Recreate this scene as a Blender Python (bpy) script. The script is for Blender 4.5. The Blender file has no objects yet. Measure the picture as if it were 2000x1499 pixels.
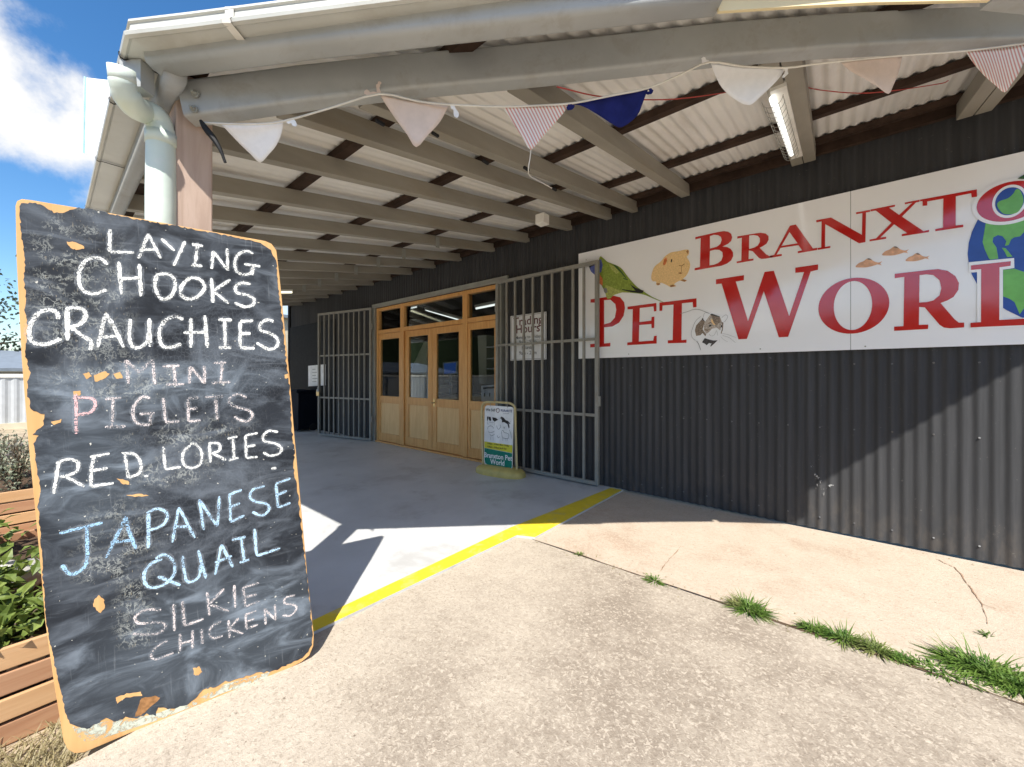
import bpy, bmesh, math, random
from mathutils import Vector, Matrix, noise as mnoise
from mathutils.geometry import tessellate_polygon

random.seed(7)
S = bpy.context.scene
COL = S.collection
R = math.radians

# ------------------------------------------------------------------ camera, light, exposure
FPX, VX, HY, CH = 755.0, 93.0, 735.0, 1.4          # focal length in photo pixels, wall vanishing point, horizon row, eye height
YAW = math.pi / 2 - math.atan((1000 - VX) / FPX)
FW = Vector((-math.sin(YAW), math.cos(YAW), 0)); RT = Vector((math.cos(YAW), math.sin(YAW), 0)); UP = Vector((0, 0, 1))
CAM = Vector((0, 0, CH))
cd = bpy.data.cameras.new('camera'); cam = bpy.data.objects.new('camera', cd); COL.objects.link(cam)
cam.location = CAM; cam.rotation_euler = (math.pi / 2, 0, YAW)
cd.sensor_width = 36; cd.lens = 36 * FPX / 2000; cd.shift_y = -(749.5 - HY) / 2000
cd.clip_start = 0.02; cd.clip_end = 2000
S.camera = cam

SUNV = Vector((-.47, .582, -1)).normalized()
sl = bpy.data.lights.new('sun', 'SUN'); sl.energy = 4.6; sl.angle = R(.53); sl.color = (1, .955, .88)
so = bpy.data.objects.new('sun', sl); COL.objects.link(so)
so.rotation_euler = SUNV.to_track_quat('-Z', 'Y').to_euler(); so.location = (3, -4, 9)
S.view_settings.view_transform = 'Standard'; S.view_settings.look = 'None'
S.view_settings.gamma = 1; S.view_settings.exposure = 0.8
S.render.engine = 'CYCLES'
S.cycles.max_bounces = 10; S.cycles.diffuse_bounces = 6; S.cycles.glossy_bounces = 4; S.cycles.transparent_max_bounces = 12
S.cycles.use_denoising = True
S.cycles.sample_clamp_indirect = 8


class NT:
    """Small helper round a node tree: sockets and plain values both go in as inputs."""
    def __init__(s, tree): s.t = tree; s.t.nodes.clear()
    def n(s, kind, ins=None, **props):
        nd = s.t.nodes.new(kind)
        for k, v in props.items(): setattr(nd, k, v)
        for k, v in (ins or {}).items():
            i = nd.inputs[k]
            if isinstance(v, bpy.types.NodeSocket): s.t.links.new(v, i)
            elif v is not None:
                if i.type == 'RGBA' and not isinstance(v, float) and len(v) == 3: v = (*v, 1)
                i.default_value = v
        return nd
    def m(s, op, a, b=0.0, c=None, clamp=False):
        nd = s.n('ShaderNodeMath', {0: a, 1: b}, operation=op, use_clamp=clamp)
        if c is not None:
            if isinstance(c, bpy.types.NodeSocket): s.t.links.new(c, nd.inputs[2])
            else: nd.inputs[2].default_value = c
        return nd.outputs[0]
    def step(s, v, a, b):
        return s.n('ShaderNodeMapRange', {'Value': v, 'From Min': a, 'From Max': b}, interpolation_type='SMOOTHSTEP').outputs[0]
    def mix(s, f, a, b):
        nd = s.n('ShaderNodeMix', None, data_type='RGBA')
        for i, v in ((0, f), (6, a), (7, b)):
            if isinstance(v, bpy.types.NodeSocket): s.t.links.new(v, nd.inputs[i])
            else: nd.inputs[i].default_value = (*v, 1) if i and len(v) == 3 else v
        return nd.outputs[2]
    def noise(s, vec, scale, detail=3.0, rough=.5, dist=0.0):
        return s.n('ShaderNodeTexNoise', {'Vector': vec, 'Scale': float(scale), 'Detail': float(detail), 'Roughness': float(rough), 'Distortion': float(dist)}).outputs[0]
    def map(s, vec, scale=(1, 1, 1), loc=(0, 0, 0), rot=(0, 0, 0)):
        return s.n('ShaderNodeMapping', {'Vector': vec, 'Scale': scale, 'Location': loc, 'Rotation': rot}).outputs[0]
    def obj(s): return s.n('ShaderNodeTexCoord').outputs['Object']
    def uv(s): return s.n('ShaderNodeTexCoord').outputs['UV']
    def pos(s): return s.n('ShaderNodeNewGeometry').outputs['Position']
    def bump(s, h, strength=.3, dist=.01): return s.n('ShaderNodeBump', {'Height': h, 'Strength': float(strength), 'Distance': float(dist)}).outputs[0]
    def out(s, sh): s.n('ShaderNodeOutputMaterial', {'Surface': sh})
    def bsdf(s, col, rough=.6, spec=.5, normal=None, metal=0.0, **kw):
        ins = {'Base Color': col, 'Roughness': rough, 'Specular IOR Level': spec, 'Metallic': metal}
        if normal is not None: ins['Normal'] = normal
        ins.update(kw)
        return s.n('ShaderNodeBsdfPrincipled', ins).outputs[0]


# ---- the sky: physical sky with a band of fair-weather cloud
W_ = bpy.data.worlds.new('World'); S.world = W_; W_.use_nodes = True
def ray(px, py): return FW + RT * ((px - 1000) / FPX) + UP * ((HY - py) / FPX)
w = NT(W_.node_tree)
sky = w.n('ShaderNodeTexSky', sky_type='NISHITA', sun_disc=False, sun_elevation=math.asin(-SUNV.z),
          sun_rotation=math.atan2(-SUNV.x, -SUNV.y), altitude=50.0, air_density=1.0, dust_density=.6, ozone_density=2.0)
gen = w.n('ShaderNodeTexCoord').outputs['Generated']
bn = ray(-60, 90).cross(ray(190, 330)).normalized()
dotn = w.n('ShaderNodeVectorMath', {0: gen, 1: tuple(bn)}, operation='DOT_PRODUCT').outputs['Value']
wob = w.m('SUBTRACT', w.noise(gen, 5.5, 7, .6), .5)
band = w.step(w.m('ABSOLUTE', w.m('ADD', dotn, w.m('MULTIPLY', wob, .36))), .10, .01)
puffs = w.step(w.noise(w.map(gen, (1, 1, 2.2), (.3, .1, 0)), 3.2, 8, .58), .56, .72)
cl = w.m('MAXIMUM', w.m('MULTIPLY', band, w.step(w.noise(gen, 9.0, 6, .6), .2, .55)), w.m('MULTIPLY', puffs, .75))
hs_ = w.n('ShaderNodeHueSaturation', {'Saturation': 1.3, 'Value': 1.0, 'Color': sky.outputs[0]})
bg1 = w.n('ShaderNodeBackground', {'Color': hs_.outputs[0], 'Strength': .12})
bg2 = w.n('ShaderNodeBackground', {'Color': (1, .99, .97, 1), 'Strength': .62})
mx = w.n('ShaderNodeMixShader', {0: cl, 1: bg1.outputs[0], 2: bg2.outputs[0]})
w.n('ShaderNodeOutputWorld', {'Surface': mx.outputs[0]})

# ------------------------------------------------------------------ pixels to points in the place
def at_y(px, py, y): r = ray(px, py); return CAM + r * (y / r.y)
def at_z(px, py, z): r = ray(px, py); return CAM + r * ((z - CH) / r.z)
def at_d(px, py, d): return CAM + ray(px, py) * d
def at_plane(px, py, p0, n, off=0.0):
    r = ray(px, py); return CAM + r * (((p0 + n * off) - CAM).dot(n) / r.dot(n))

# ------------------------------------------------------------------ mesh helpers
class MB:
    def __init__(s): s.v = []; s.f = []; s.uv = None
    def quad(s, a, b, c, d):
        i = len(s.v); s.v += [Vector(p) for p in (a, b, c, d)]; s.f.append((i, i + 1, i + 2, i + 3))
    def tri(s, a, b, c):
        i = len(s.v); s.v += [Vector(p) for p in (a, b, c)]; s.f.append((i, i + 1, i + 2))
    def box(s, lo, hi):
        x0, y0, z0 = lo; x1, y1, z1 = hi
        s.hexa([Vector(p) for p in ((x0, y0, z0), (x1, y0, z0), (x1, y1, z0), (x0, y1, z0), (x0, y0, z1), (x1, y0, z1), (x1, y1, z1), (x0, y1, z1))])
        return s
    def hexa(s, c):
        i = len(s.v); s.v += c
        for f in ((3, 2, 1, 0), (4, 5, 6, 7), (0, 1, 5, 4), (1, 2, 6, 5), (2, 3, 7, 6), (3, 0, 4, 7)): s.f.append(tuple(i + k for k in f))
    def bar(s, p0, p1, w_, h_, up=UP):
        p0 = Vector(p0); p1 = Vector(p1); d = (p1 - p0).normalized()
        sd = d.cross(up).normalized(); u = sd.cross(d).normalized()
        a = sd * w_ / 2; b = u * h_ / 2
        s.hexa([p0 - a - b, p0 + a - b, p1 + a - b, p1 - a - b, p0 - a + b, p0 + a + b, p1 + a + b, p1 - a + b])
        return s
    def prism(s, pts, vec, holes=()):
        """Flat outline (with holes) given as 3-D points, made solid by vec (front is the given outline)."""
        loops = [[Vector(p) for p in pts]] + [[Vector(p) for p in h] for h in holes]
        flat = [p for l in loops for p in l]
        tris = tessellate_polygon(loops)
        vec = Vector(vec); n = len(flat); i = len(s.v)
        s.v += flat + [p + vec for p in flat]
        for t in tris:
            nn = (flat[t[1]] - flat[t[0]]).cross(flat[t[2]] - flat[t[0]])
            if nn.dot(vec) > 0: t = (t[0], t[2], t[1])
            s.f.append(tuple(i + k for k in t)); s.f.append(tuple(i + n + k for k in (t[2], t[1], t[0])))
        b = 0
        for l in loops:
            m = len(l)
            for k in range(m):
                k2 = (k + 1) % m
                s.f.append((i + b + k, i + b + k2, i + n + b + k2, i + n + b + k))
            b += m
        return s
    def sweep(s, path, prof, up=UP, closed=True, caps=True, mitre=True):
        """Profile points (side, up) carried along a path."""
        path = [Vector(p) for p in path]; N = len(path); m = len(prof); i = len(s.v)
        for k, p in enumerate(path):
            d0 = (path[k] - path[k - 1]).normalized() if k else None
            d1 = (path[k + 1] - path[k]).normalized() if k < N - 1 else None
            d = (d0 + d1).normalized() if d0 and d1 else (d0 or d1)
            sd = d.cross(up).normalized(); u = sd.cross(d).normalized()
            sc = 1.0
            if d0 and d1 and mitre: sc = 1 / max(.3, d.dot(d1))
            s.v += [p + sd * q[0] * sc + u * q[1] for q in prof]
        for k in range(N - 1):
            for j in range(m if closed else m - 1):
                j2 = (j + 1) % m
                s.f.append((i + k * m + j, i + k * m + j2, i + (k + 1) * m + j2, i + (k + 1) * m + j))
        if caps and closed:
            s.f.append(tuple(i + j for j in range(m))[::-1]); s.f.append(tuple(i + (N - 1) * m + j for j in range(m)))
        return s
    def tube(s, path, r, n=10, up=UP, caps=True):
        path = [Vector(p) for p in path]; N = len(path); i = len(s.v)
        rr = r if isinstance(r, (list, tuple)) else [r] * N
        d = (path[1] - path[0]).normalized()
        sd = d.cross(up if abs(d.dot(up)) < .95 else Vector((1, 0, 0))).normalized()
        for k, p in enumerate(path):
            a = path[max(k - 1, 0)]; b = path[min(k + 1, N - 1)]; d = (b - a).normalized()
            sd = (sd - d * sd.dot(d)).normalized(); u = sd.cross(d)
            s.v += [p + (sd * math.cos(2 * math.pi * j / n) + u * math.sin(2 * math.pi * j / n)) * rr[k] for j in range(n)]
        for k in range(N - 1):
            for j in range(n):
                j2 = (j + 1) % n
                s.f.append((i + k * n + j, i + k * n + j2, i + (k + 1) * n + j2, i + (k + 1) * n + j))
        if caps:
            s.f.append(tuple(i + j for j in range(n))[::-1]); s.f.append(tuple(i + (N - 1) * n + j for j in range(n)))
        return s
    def ribbon(s, pts, hw, n, jit=0.0, taper=True):
        """A flat stroke of half width hw lying in the plane with normal n."""
        pts = [Vector(p) for p in pts]; i = len(s.v); N = len(pts)
        for k, p in enumerate(pts):
            d = (pts[min(k + 1, N - 1)] - pts[max(k - 1, 0)]).normalized(); sd = d.cross(n).normalized()
            h = hw * (1 + jit * random.uniform(-1, 1)) * (.55 if taper and k in (0, N - 1) else 1)
            s.v += [p - sd * h, p + sd * h]
        for k in range(N - 1): s.f.append((i + 2 * k, i + 2 * k + 1, i + 2 * k + 3, i + 2 * k + 2))
        return s
    def build(s, name, mat, parent=None, smooth=False, bevel=0, uvf=None, **tags):
        off = WL[parent.name] if parent else Vector((0, 0, 0))
        if not parent:
            xs = [p.x for p in s.v]; ys = [p.y for p in s.v]; zs = [p.z for p in s.v]
            off = Vector(((min(xs) + max(xs)) / 2, (min(ys) + max(ys)) / 2, min(zs)))
        me = bpy.data.meshes.new(name); me.from_pydata([p - off for p in s.v], [], s.f); me.update()
        if uvf:
            ul = me.uv_layers.new(name='UVMap')
            for l in me.loops: ul.data[l.index].uv = uvf(s.v[l.vertex_index])
        if smooth: me.polygons.foreach_set('use_smooth', [True] * len(me.polygons))
        me.materials.append(mat)
        o = bpy.data.objects.new(name, me); COL.objects.link(o)
        if parent: o.parent = parent; WL[o.name] = off
        else: o.location = off; WL[o.name] = off
        if bevel:
            b = o.modifiers.new('bevel', 'BEVEL'); b.width = bevel; b.segments = 2; b.limit_method = 'ANGLE'
        for k, v in tags.items(): o[k] = v
        return o

WL = {}
def thing(name, label, cat, loc, group=None):
    o = bpy.data.objects.new(name, None); COL.objects.link(o); o.location = loc; o.empty_display_size = .1
    WL[o.name] = Vector(loc); o['label'] = label; o['category'] = cat
    if group: o['group'] = group
    return o

def dup(root, loc, rotz=0, label=None):
    c = root.copy(); COL.objects.link(c); c.location = loc; c.rotation_euler = (0, 0, rotz)
    if label: c['label'] = label
    for ch in list(root.children):
        k = ch.copy(); COL.objects.link(k); k.parent = c
        for g in list(ch.children):
            q = g.copy(); COL.objects.link(q); q.parent = k
    return c

def catmull(pts, n=6, closed=False):
    P = [Vector(p) for p in pts]; out = []; N = len(P)
    if N < 3: return P
    for i in range(N if closed else N - 1):
        p1, p2 = P[i], P[(i + 1) % N]
        p0 = P[i - 1] if closed or i else p1 * 2 - p2
        p3 = P[(i + 2) % N] if closed or i < N - 2 else p2 * 2 - p1
        for k in range(n):
            t = k / n
            out.append(.5 * ((2 * p1) + (p2 - p0) * t + (2 * p0 - 5 * p1 + 4 * p2 - p3) * t * t + (3 * p1 - p0 - 3 * p2 + p3) * t ** 3))
    if not closed: out.append(P[-1])
    return out

def text_mesh(txt, size, to3d, bold=0.0, align='CENTER', space=1.0):
    """Lettering as flat faces; to3d maps (x, y) of the text to a point."""
    cu = bpy.data.curves.new('lettering', 'FONT'); cu.body = txt; cu.size = size; cu.align_x = align; cu.offset = bold; cu.space_character = space
    cu.resolution_u = 3
    o = bpy.data.objects.new('lettering', cu); COL.objects.link(o)
    bpy.context.view_layer.update()
    me = bpy.data.meshes.new_from_object(o.evaluated_get(bpy.context.evaluated_depsgraph_get()))
    mb = MB(); mb.v = [to3d(v.co.x, v.co.y) for v in me.vertices]; mb.f = [tuple(p.vertices) for p in me.polygons]
    bpy.data.objects.remove(o); bpy.data.meshes.remove(me); bpy.data.curves.remove(cu)
    return mb

# ------------------------------------------------------------------ materials
M = {}
def mat(name, col, rough=.6, spec=.4, var=.12, scale=6.0, bump=0.0, bscale=60.0, stretch=(1, 1, 1), metal=0.0, dirt=None, dirt_amt=.5, dscale=2.5):
    m = bpy.data.materials.new(name); m.use_nodes = True; t = NT(m.node_tree)
    co = t.pos(); v = t.map(co, stretch)
    n1 = t.noise(v, scale, 6, .6)
    lo = tuple(c * (1 - var) for c in col); hi = tuple(min(1, c * (1 + var)) for c in col)
    c = t.mix(t.step(n1, .3, .7), lo, hi)
    if dirt:
        d = t.step(t.noise(v, dscale, 8, .68, .3), .5, .68)
        c = t.mix(t.m('MULTIPLY', d, dirt_amt), c, dirt)
    nm = t.bump(t.noise(v, bscale, 4, .6), bump, .004) if bump else None
    rr = t.m('ADD', rough - .08, t.m('MULTIPLY', t.noise(v, scale * 2.3, 4), .16))
    t.out(t.bsdf(c, rr, spec, nm, metal)); M[name] = m
    return m

mat('roof_underside', (.77, .76, .73), .55, .4, .10, 1.6, .05, 40, (1, .35, 1), dirt=(.46, .40, .32), dirt_amt=.36, dscale=2.2)
mat('roof_topside', (.45, .45, .43), .45)
mat('rafter_paint', (.285, .265, .22), .6, .35, .14, 3, .2, 50, (1, .25, 1), dirt=(.25, .2, .13), dirt_amt=.4)
mat('batten_timber', (.045, .027, .019), .8, .2, .3, 8, .3, 60)
mat('steel_paint', (.385, .40, .395), .42, .5, .07, 3.5, .05, 60, dirt=(.25, .22, .18), dirt_amt=.32, dscale=7)
mat('gutter_paint', (.52, .525, .485), .4, .5, .06, 3, .03, 40, dirt=(.36, .33, .27), dirt_amt=.3, dscale=3.5)
mat('pipe_paint', (.62, .70, .62), .4, .5, .05, 5, .04, 40, dirt=(.75, .76, .72), dirt_amt=.4, dscale=9)
mat('chip_brown', (.30, .15, .06), .8, .2, .3, 40)
mat('rat_pale', (.46, .40, .34), .2, .5, .4, 90)
mat('green_light', (.40, .44, .12), .2, .5, .3, 60)
mat('black', (.012, .012, .013), .6, .3)
mat('dark_rubber', (.02, .018, .018), .7)
mat('steel_grey', (.30, .305, .27), .5, .5, .1, 6, .05, dirt=(.2, .17, .13), dirt_amt=.35)
mat('gate_paint', (.25, .245, .215), .5, .5, .08, 9, .04, dirt=(.25, .19, .13), dirt_amt=.35, dscale=7)
mat('sign_white', (.88, .89, .90), .1, .8, .012, 2)
mat('sign_red', (.52, .014, .010), .1, 1.0, .05, 4)
mat('white_paint', (.8, .8, .78), .5)
mat('off_white', (.74, .72, .66), .5)
mat('cream_panel', (.78, .66, .40), .5, .4, .06, 3)
mat('cream_wall', (.62, .56, .42), .8, .2, .1, 2, .2)
mat('green_pic', (.25, .33, .055), .2, .5, .22, 60)
mat('blue_head', (.11, .14, .42), .2, .5, .25, 30)
mat('orange_pic', (.72, .22, .08), .2, .5, .2, 30)
mat('tan_fur', (.86, .60, .29), .2, .5, .12, 70)
mat('tan_dark', (.38, .18, .07), .2)
mat('rat_brown', (.25, .19, .14), .2, .5, .45, 70)
mat('rat_dark', (.07, .06, .055), .2, .5, .4, 70)
mat('fish_orange', (.72, .40, .22), .2, .5, .2, 30)
mat('globe_blue', (.025, .07, .34), .2, .5, .15, 6)
mat('globe_green', (.16, .46, .09), .2, .5, .12, 12)
mat('leaf_green_dark', (.03, .09, .02), .3)
mat('ink_black', (.015, .015, .015), .4)
mat('ink_grey', (.22, .22, .22), .4)
mat('ink_maroon', (.13, .025, .03), .4)
mat('ink_blue', (.03, .04, .16), .4)
mat('sign_teal', (.0, .19, .125), .3)
mat('sign_yellow', (.68, .62, .04), .3)
mat('plastic_yellow', (.55, .43, .13), .45, .5, .12, 8, .05, dirt=(.3, .2, .05), dirt_amt=.3)
mat('frame_cream', (.58, .47, .23), .45, .5, .1, 8)
mat('fabric_white', (.90, .91, .93), .9, .1, .03, 30, .25, 700)
mat('fabric_pink', (.74, .62, .55), .9, .1, .05, 20, .25, 700)
mat('fabric_navy', (.012, .018, .13), .8, .2, .2, 14, .25, 500)
mat('cord_white', (.72, .70, .64), .8)
mat('ribbon_red', (.42, .06, .05), .8)
mat('dark_lining', (.010, .010, .010), .7, .2)
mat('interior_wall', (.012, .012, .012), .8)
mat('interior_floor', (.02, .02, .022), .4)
mat('pale_panel', (.62, .60, .52), .7, .2, .05)
mat('interior_white', (.6, .62, .68), .6)
mat('blue_plastic', (.02, .06, .28), .4)
mat('navy_bin', (.004, .007, .014), .7, .15)
mat('chrome', (.7, .7, .7), .2, .5, .05, metal=1.0)
mat('brass', (.55, .42, .2), .3, .5, .1, metal=1.0)
mat('fence_metal', (.47, .49, .50), .5, .4, .05)
mat('shed_roof', (.20, .23, .26), .5)
mat('shed_wall', (.5, .49, .45), .7)
mat('bark', (.16, .12, .085), .9, .1, .3, 12, .5, 40)
mat('rock', (.5, .48, .45), .9, .1, .2, 10, .5, 30)
mat('soil', (.09, .06, .04), .95, .1, .3, 20, .5, 60)

def leafmat(name, a, b, c):
    m = bpy.data.materials.new(name); m.use_nodes = True; t = NT(m.node_tree)
    rnd = t.noise(t.pos(), 17, 2); n2 = t.noise(t.pos(), 3.1, 2)
    colr = t.mix(t.step(rnd, .35, .65), a, b); colr = t.mix(t.step(n2, .55, .75), colr, c)
    tr = t.n('ShaderNodeBsdfTranslucent', {'Color': colr}).outputs[0]
    t.out(t.n('ShaderNodeMixShader', {0: .25, 1: t.bsdf(colr, .5, .35), 2: tr}).outputs[0]); M[name] = m
leafmat('leaf_planter', (.11, .16, .03), (.21, .27, .06), (.32, .31, .10))
leafmat('leaf_weed', (.075, .15, .025), (.15, .24, .045), (.30, .27, .12))
leafmat('leaf_dry', (.30, .24, .12), (.36, .31, .17), (.2, .21, .08))
leafmat('leaf_lavender', (.17, .20, .13), (.27, .29, .2), (.22, .17, .2))
leafmat('leaf_tree', (.05, .07, .04), (.10, .12, .07), (.16, .15, .10))

def emit(name, col, st):
    m = bpy.data.materials.new(name); m.use_nodes = True; t = NT(m.node_tree)
    t.out(t.n('ShaderNodeEmission', {'Color': (*col, 1), 'Strength': st}).outputs[0]); M[name] = m
emit('lit_tube', (1, .98, .92), 1.15); emit('lit_tube_yellow', (1, .95, .66), 1.1); emit('lit_tube_shop', (.95, 1, .95), 0.8)
emit('screen_blue', (.02, .07, .3), .22)

def glass():
    m = bpy.data.materials.new('window_glass'); m.use_nodes = True; t = NT(m.node_tree)
    fr = t.n('ShaderNodeFresnel', {'IOR': 1.22}).outputs[0]
    g = t.n('ShaderNodeBsdfGlossy', {'Color': (1, 1, 1, 1), 'Roughness': .01}).outputs[0]
    tr = t.n('ShaderNodeBsdfTransparent', {'Color': (.86, .89, .89, 1)}).outputs[0]
    t.out(t.n('ShaderNodeMixShader', {0: fr, 1: tr, 2: g}).outputs[0]); M['window_glass'] = m
glass()

def wood(name, a, b, dark, grain=(1, 1, .08), scale=28, rough=.5, axis_knots=True):
    m = bpy.data.materials.new(name); m.use_nodes = True; t = NT(m.node_tree)
    v = t.map(t.pos(), grain); n = t.noise(v, scale, 6, .6, .8); big = t.noise(t.pos(), 1.7, 3)
    c = t.mix(t.step(n, .3, .7), a, b); c = t.mix(t.m('MULTIPLY', t.step(n, .62, .8), .5), c, dark)
    c = t.mix(t.m('MULTIPLY', t.step(big, .45, .75), .3), c, a)
    t.out(t.bsdf(c, rough, .4, t.bump(n, .15, .003))); M[name] = m
wood('door_timber', (.60, .29, .085), (.73, .41, .145), (.40, .17, .045), rough=.38)
wood('door_panel', (.68, .41, .16), (.79, .52, .23), (.54, .31, .11), rough=.38)
wood('planter_timber', (.36, .18, .095), (.44, .25, .14), (.22, .1, .05), grain=(1, .08, 1), scale=24, rough=.7)
wood('planter_timber_pale', (.50, .29, .14), (.58, .36, .19), (.3, .16, .08), grain=(1, .08, 1), scale=24, rough=.7)
wood('post_timber', (.44, .32, .25), (.54, .41, .33), (.30, .20, .15), scale=22, rough=.75)
wood('plywood', (.55, .30, .11), (.66, .40, .17), (.30, .15, .06), scale=14, rough=.7)

def corrugated():
    m = bpy.data.materials.new('wall_sheet'); m.use_nodes = True; t = NT(m.node_tree); p = t.pos()
    st = t.noise(t.map(p, (9, 1, .35)), 2.2, 6, .65); sp = t.noise(p, 38, 3, .6); z = t.n('ShaderNodeSeparateXYZ', {0: p}).outputs['Z']
    c = t.mix(t.step(st, .35, .7), (.043, .044, .046), (.060, .061, .064))
    c = t.mix(t.m('MULTIPLY', t.step(sp, .68, .73), .4), c, (.2, .19, .18))
    sheet = t.n('ShaderNodeTexWhiteNoise', {'W': t.m('FLOOR', t.m('DIVIDE', t.n('ShaderNodeSeparateXYZ', {0: p}).outputs['X'], .76))}, noise_dimensions='1D').outputs[0]
    c = t.mix(t.m('MULTIPLY', sheet, .35), c, (.030, .030, .031))
    dust = t.m('MULTIPLY', t.step(z, .55, .05), t.step(t.noise(t.map(p, (2, 1, 1)), 6, 6, .65), .4, .75))
    c = t.mix(t.m('MULTIPLY', dust, .22), c, (.20, .16, .12))
    t.out(t.bsdf(c, t.m('ADD', .40, t.m('MULTIPLY', st, .2)), .18, t.bump(t.noise(p, 14, 3), .06, .01))); M['wall_sheet'] = m
corrugated()

def concrete(name, light, dark, agg_a, agg_b, stain, stain_amt, sscale, lo, hi, edge=None):
    m = bpy.data.materials.new(name); m.use_nodes = True; t = NT(m.node_tree); p = t.pos()
    big = t.noise(p, sscale, 9, .66, .25)
    c = t.mix(t.step(t.noise(p, 5, 5, .6), .3, .7), light, dark)
    mask = t.step(big, lo, hi)
    if edge:                                             # stain fades out towards the painted edge
        x = t.n('ShaderNodeSeparateXYZ', {0: p}).outputs[0]
        mask = t.m('MULTIPLY', t.step(t.m('ADD', x, t.m('MULTIPLY', t.m('SUBTRACT', t.noise(p, 1.3, 5, .6), .5), 1.6)), edge[0], edge[1]), t.m('ADD', .34, t.m('MULTIPLY', mask, .62)))
    c = t.mix(t.m('MULTIPLY', mask, stain_amt), c, stain)
    wob = t.n('ShaderNodeTexNoise', {'Vector': p, 'Scale': 45.0, 'Detail': 2.0}).outputs[1]
    sc = t.n('ShaderNodeVectorMath', {0: wob}, operation='SCALE'); sc.inputs['Scale'].default_value = .035
    wp = t.n('ShaderNodeVectorMath', {0: p, 1: sc.outputs[0]}, operation='ADD').outputs[0]
    vo = t.n('ShaderNodeTexVoronoi', {'Vector': wp, 'Scale': 62.0}, feature='F1')
    cellv = t.n('ShaderNodeSeparateColor', {0: vo.outputs['Color']}).outputs[0]
    ag = t.mix(t.step(cellv, .15, .95), agg_a, agg_b)
    worm = t.noise(wp, 58, 2.5, .55, .6); fine = t.noise(p, 170, 3, .65)
    c = t.mix(t.m('MULTIPLY', t.step(vo.outputs['Distance'], .55, .2), .38), c, ag)
    c = t.mix(t.m('MULTIPLY', t.step(worm, .54, .66), t.m('ADD', .22, t.m('MULTIPLY', mask, .45))), c, agg_b)
    c = t.mix(t.m('MULTIPLY', t.step(worm, .47, .36), t.m('ADD', .16, t.m('MULTIPLY', mask, .34))), c, agg_a)
    c = t.mix(t.m('MULTIPLY', t.step(fine, .56, .72), .3), c, (.16, .12, .09))
    pit = t.step(t.noise(p, 52, 2, .5), .70, .745)
    c = t.mix(t.m('MULTIPLY', pit, .6), c, (.11, .075, .05))
    h = t.m('ADD', t.m('MULTIPLY', worm, .9), t.m('MULTIPLY', fine, .5))
    t.out(t.bsdf(c, .85, .2, t.bump(h, .7, .006))); M[name] = m
concrete('driveway_concrete', (.43, .37, .295), (.49, .425, .34), (.20, .16, .12), (.56, .485, .39), (.215, .175, .135), .85, 1.7, .38, .64, (-2.35, -.75))
concrete('apron_concrete', (.455, .385, .30), (.50, .425, .335), (.36, .25, .18), (.60, .48, .37), (.37, .26, .185), .6, 1.2, .48, .68)
mat('slab_paint', (.53, .535, .53), .45, .4, .07, 1.6, .05, 30, dirt=(.36, .35, .335), dirt_amt=.6, dscale=1.9)
mat('slab_side', (.3, .27, .22), .9)
mat('line_yellow', (.74, .56, .03), .55, .4, .06, 8, .08, 80, dirt=(.5, .42, .22), dirt_amt=.5, dscale=9)
mat('ground_dirt', (.38, .31, .22), .95, .1, .2, 3, .4, 50, dirt=(.19, .19, .09), dirt_amt=.6, dscale=.9)
mat('crack_dirt', (.30, .20, .135), .95, .1, .3, 20)
mat('joint_dirt', (.10, .065, .04), .95, .1, .3, 20, .5, 60)

def chalkmat(name, col, hard=.50, top=.16, amt=1.0):
    m = bpy.data.materials.new(name); m.use_nodes = True; t = NT(m.node_tree); v = t.uv()
    g = t.noise(t.map(v, (1, .7, 1)), 230, 4, .7); g2 = t.noise(v, 30, 3)
    a = t.m('MULTIPLY', t.step(t.m('ADD', g, t.m('MULTIPLY', t.m('ADD', g2, t.noise(v, 9, 2)), .30)), hard + .12, hard + .12 + top), amt)
    sh = t.n('ShaderNodeMixShader', {0: a, 1: t.n('ShaderNodeBsdfTransparent').outputs[0], 2: t.n('ShaderNodeBsdfDiffuse', {'Color': (*col, 1)}).outputs[0]})
    t.out(sh.outputs[0]); M[name] = m
chalkmat('chalk_white', (.80, .80, .76), .545)
chalkmat('chalk_halo', (.5, .54, .58), .44, .35, .20)
chalkmat('chalk_faint', (.70, .62, .60), .60)
chalkmat('chalk_pink', (.72, .46, .46), .57)
chalkmat('chalk_blue', (.36, .58, .80), .56)
chalkmat('chalk_pale_blue', (.46, .66, .84), .56)

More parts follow.
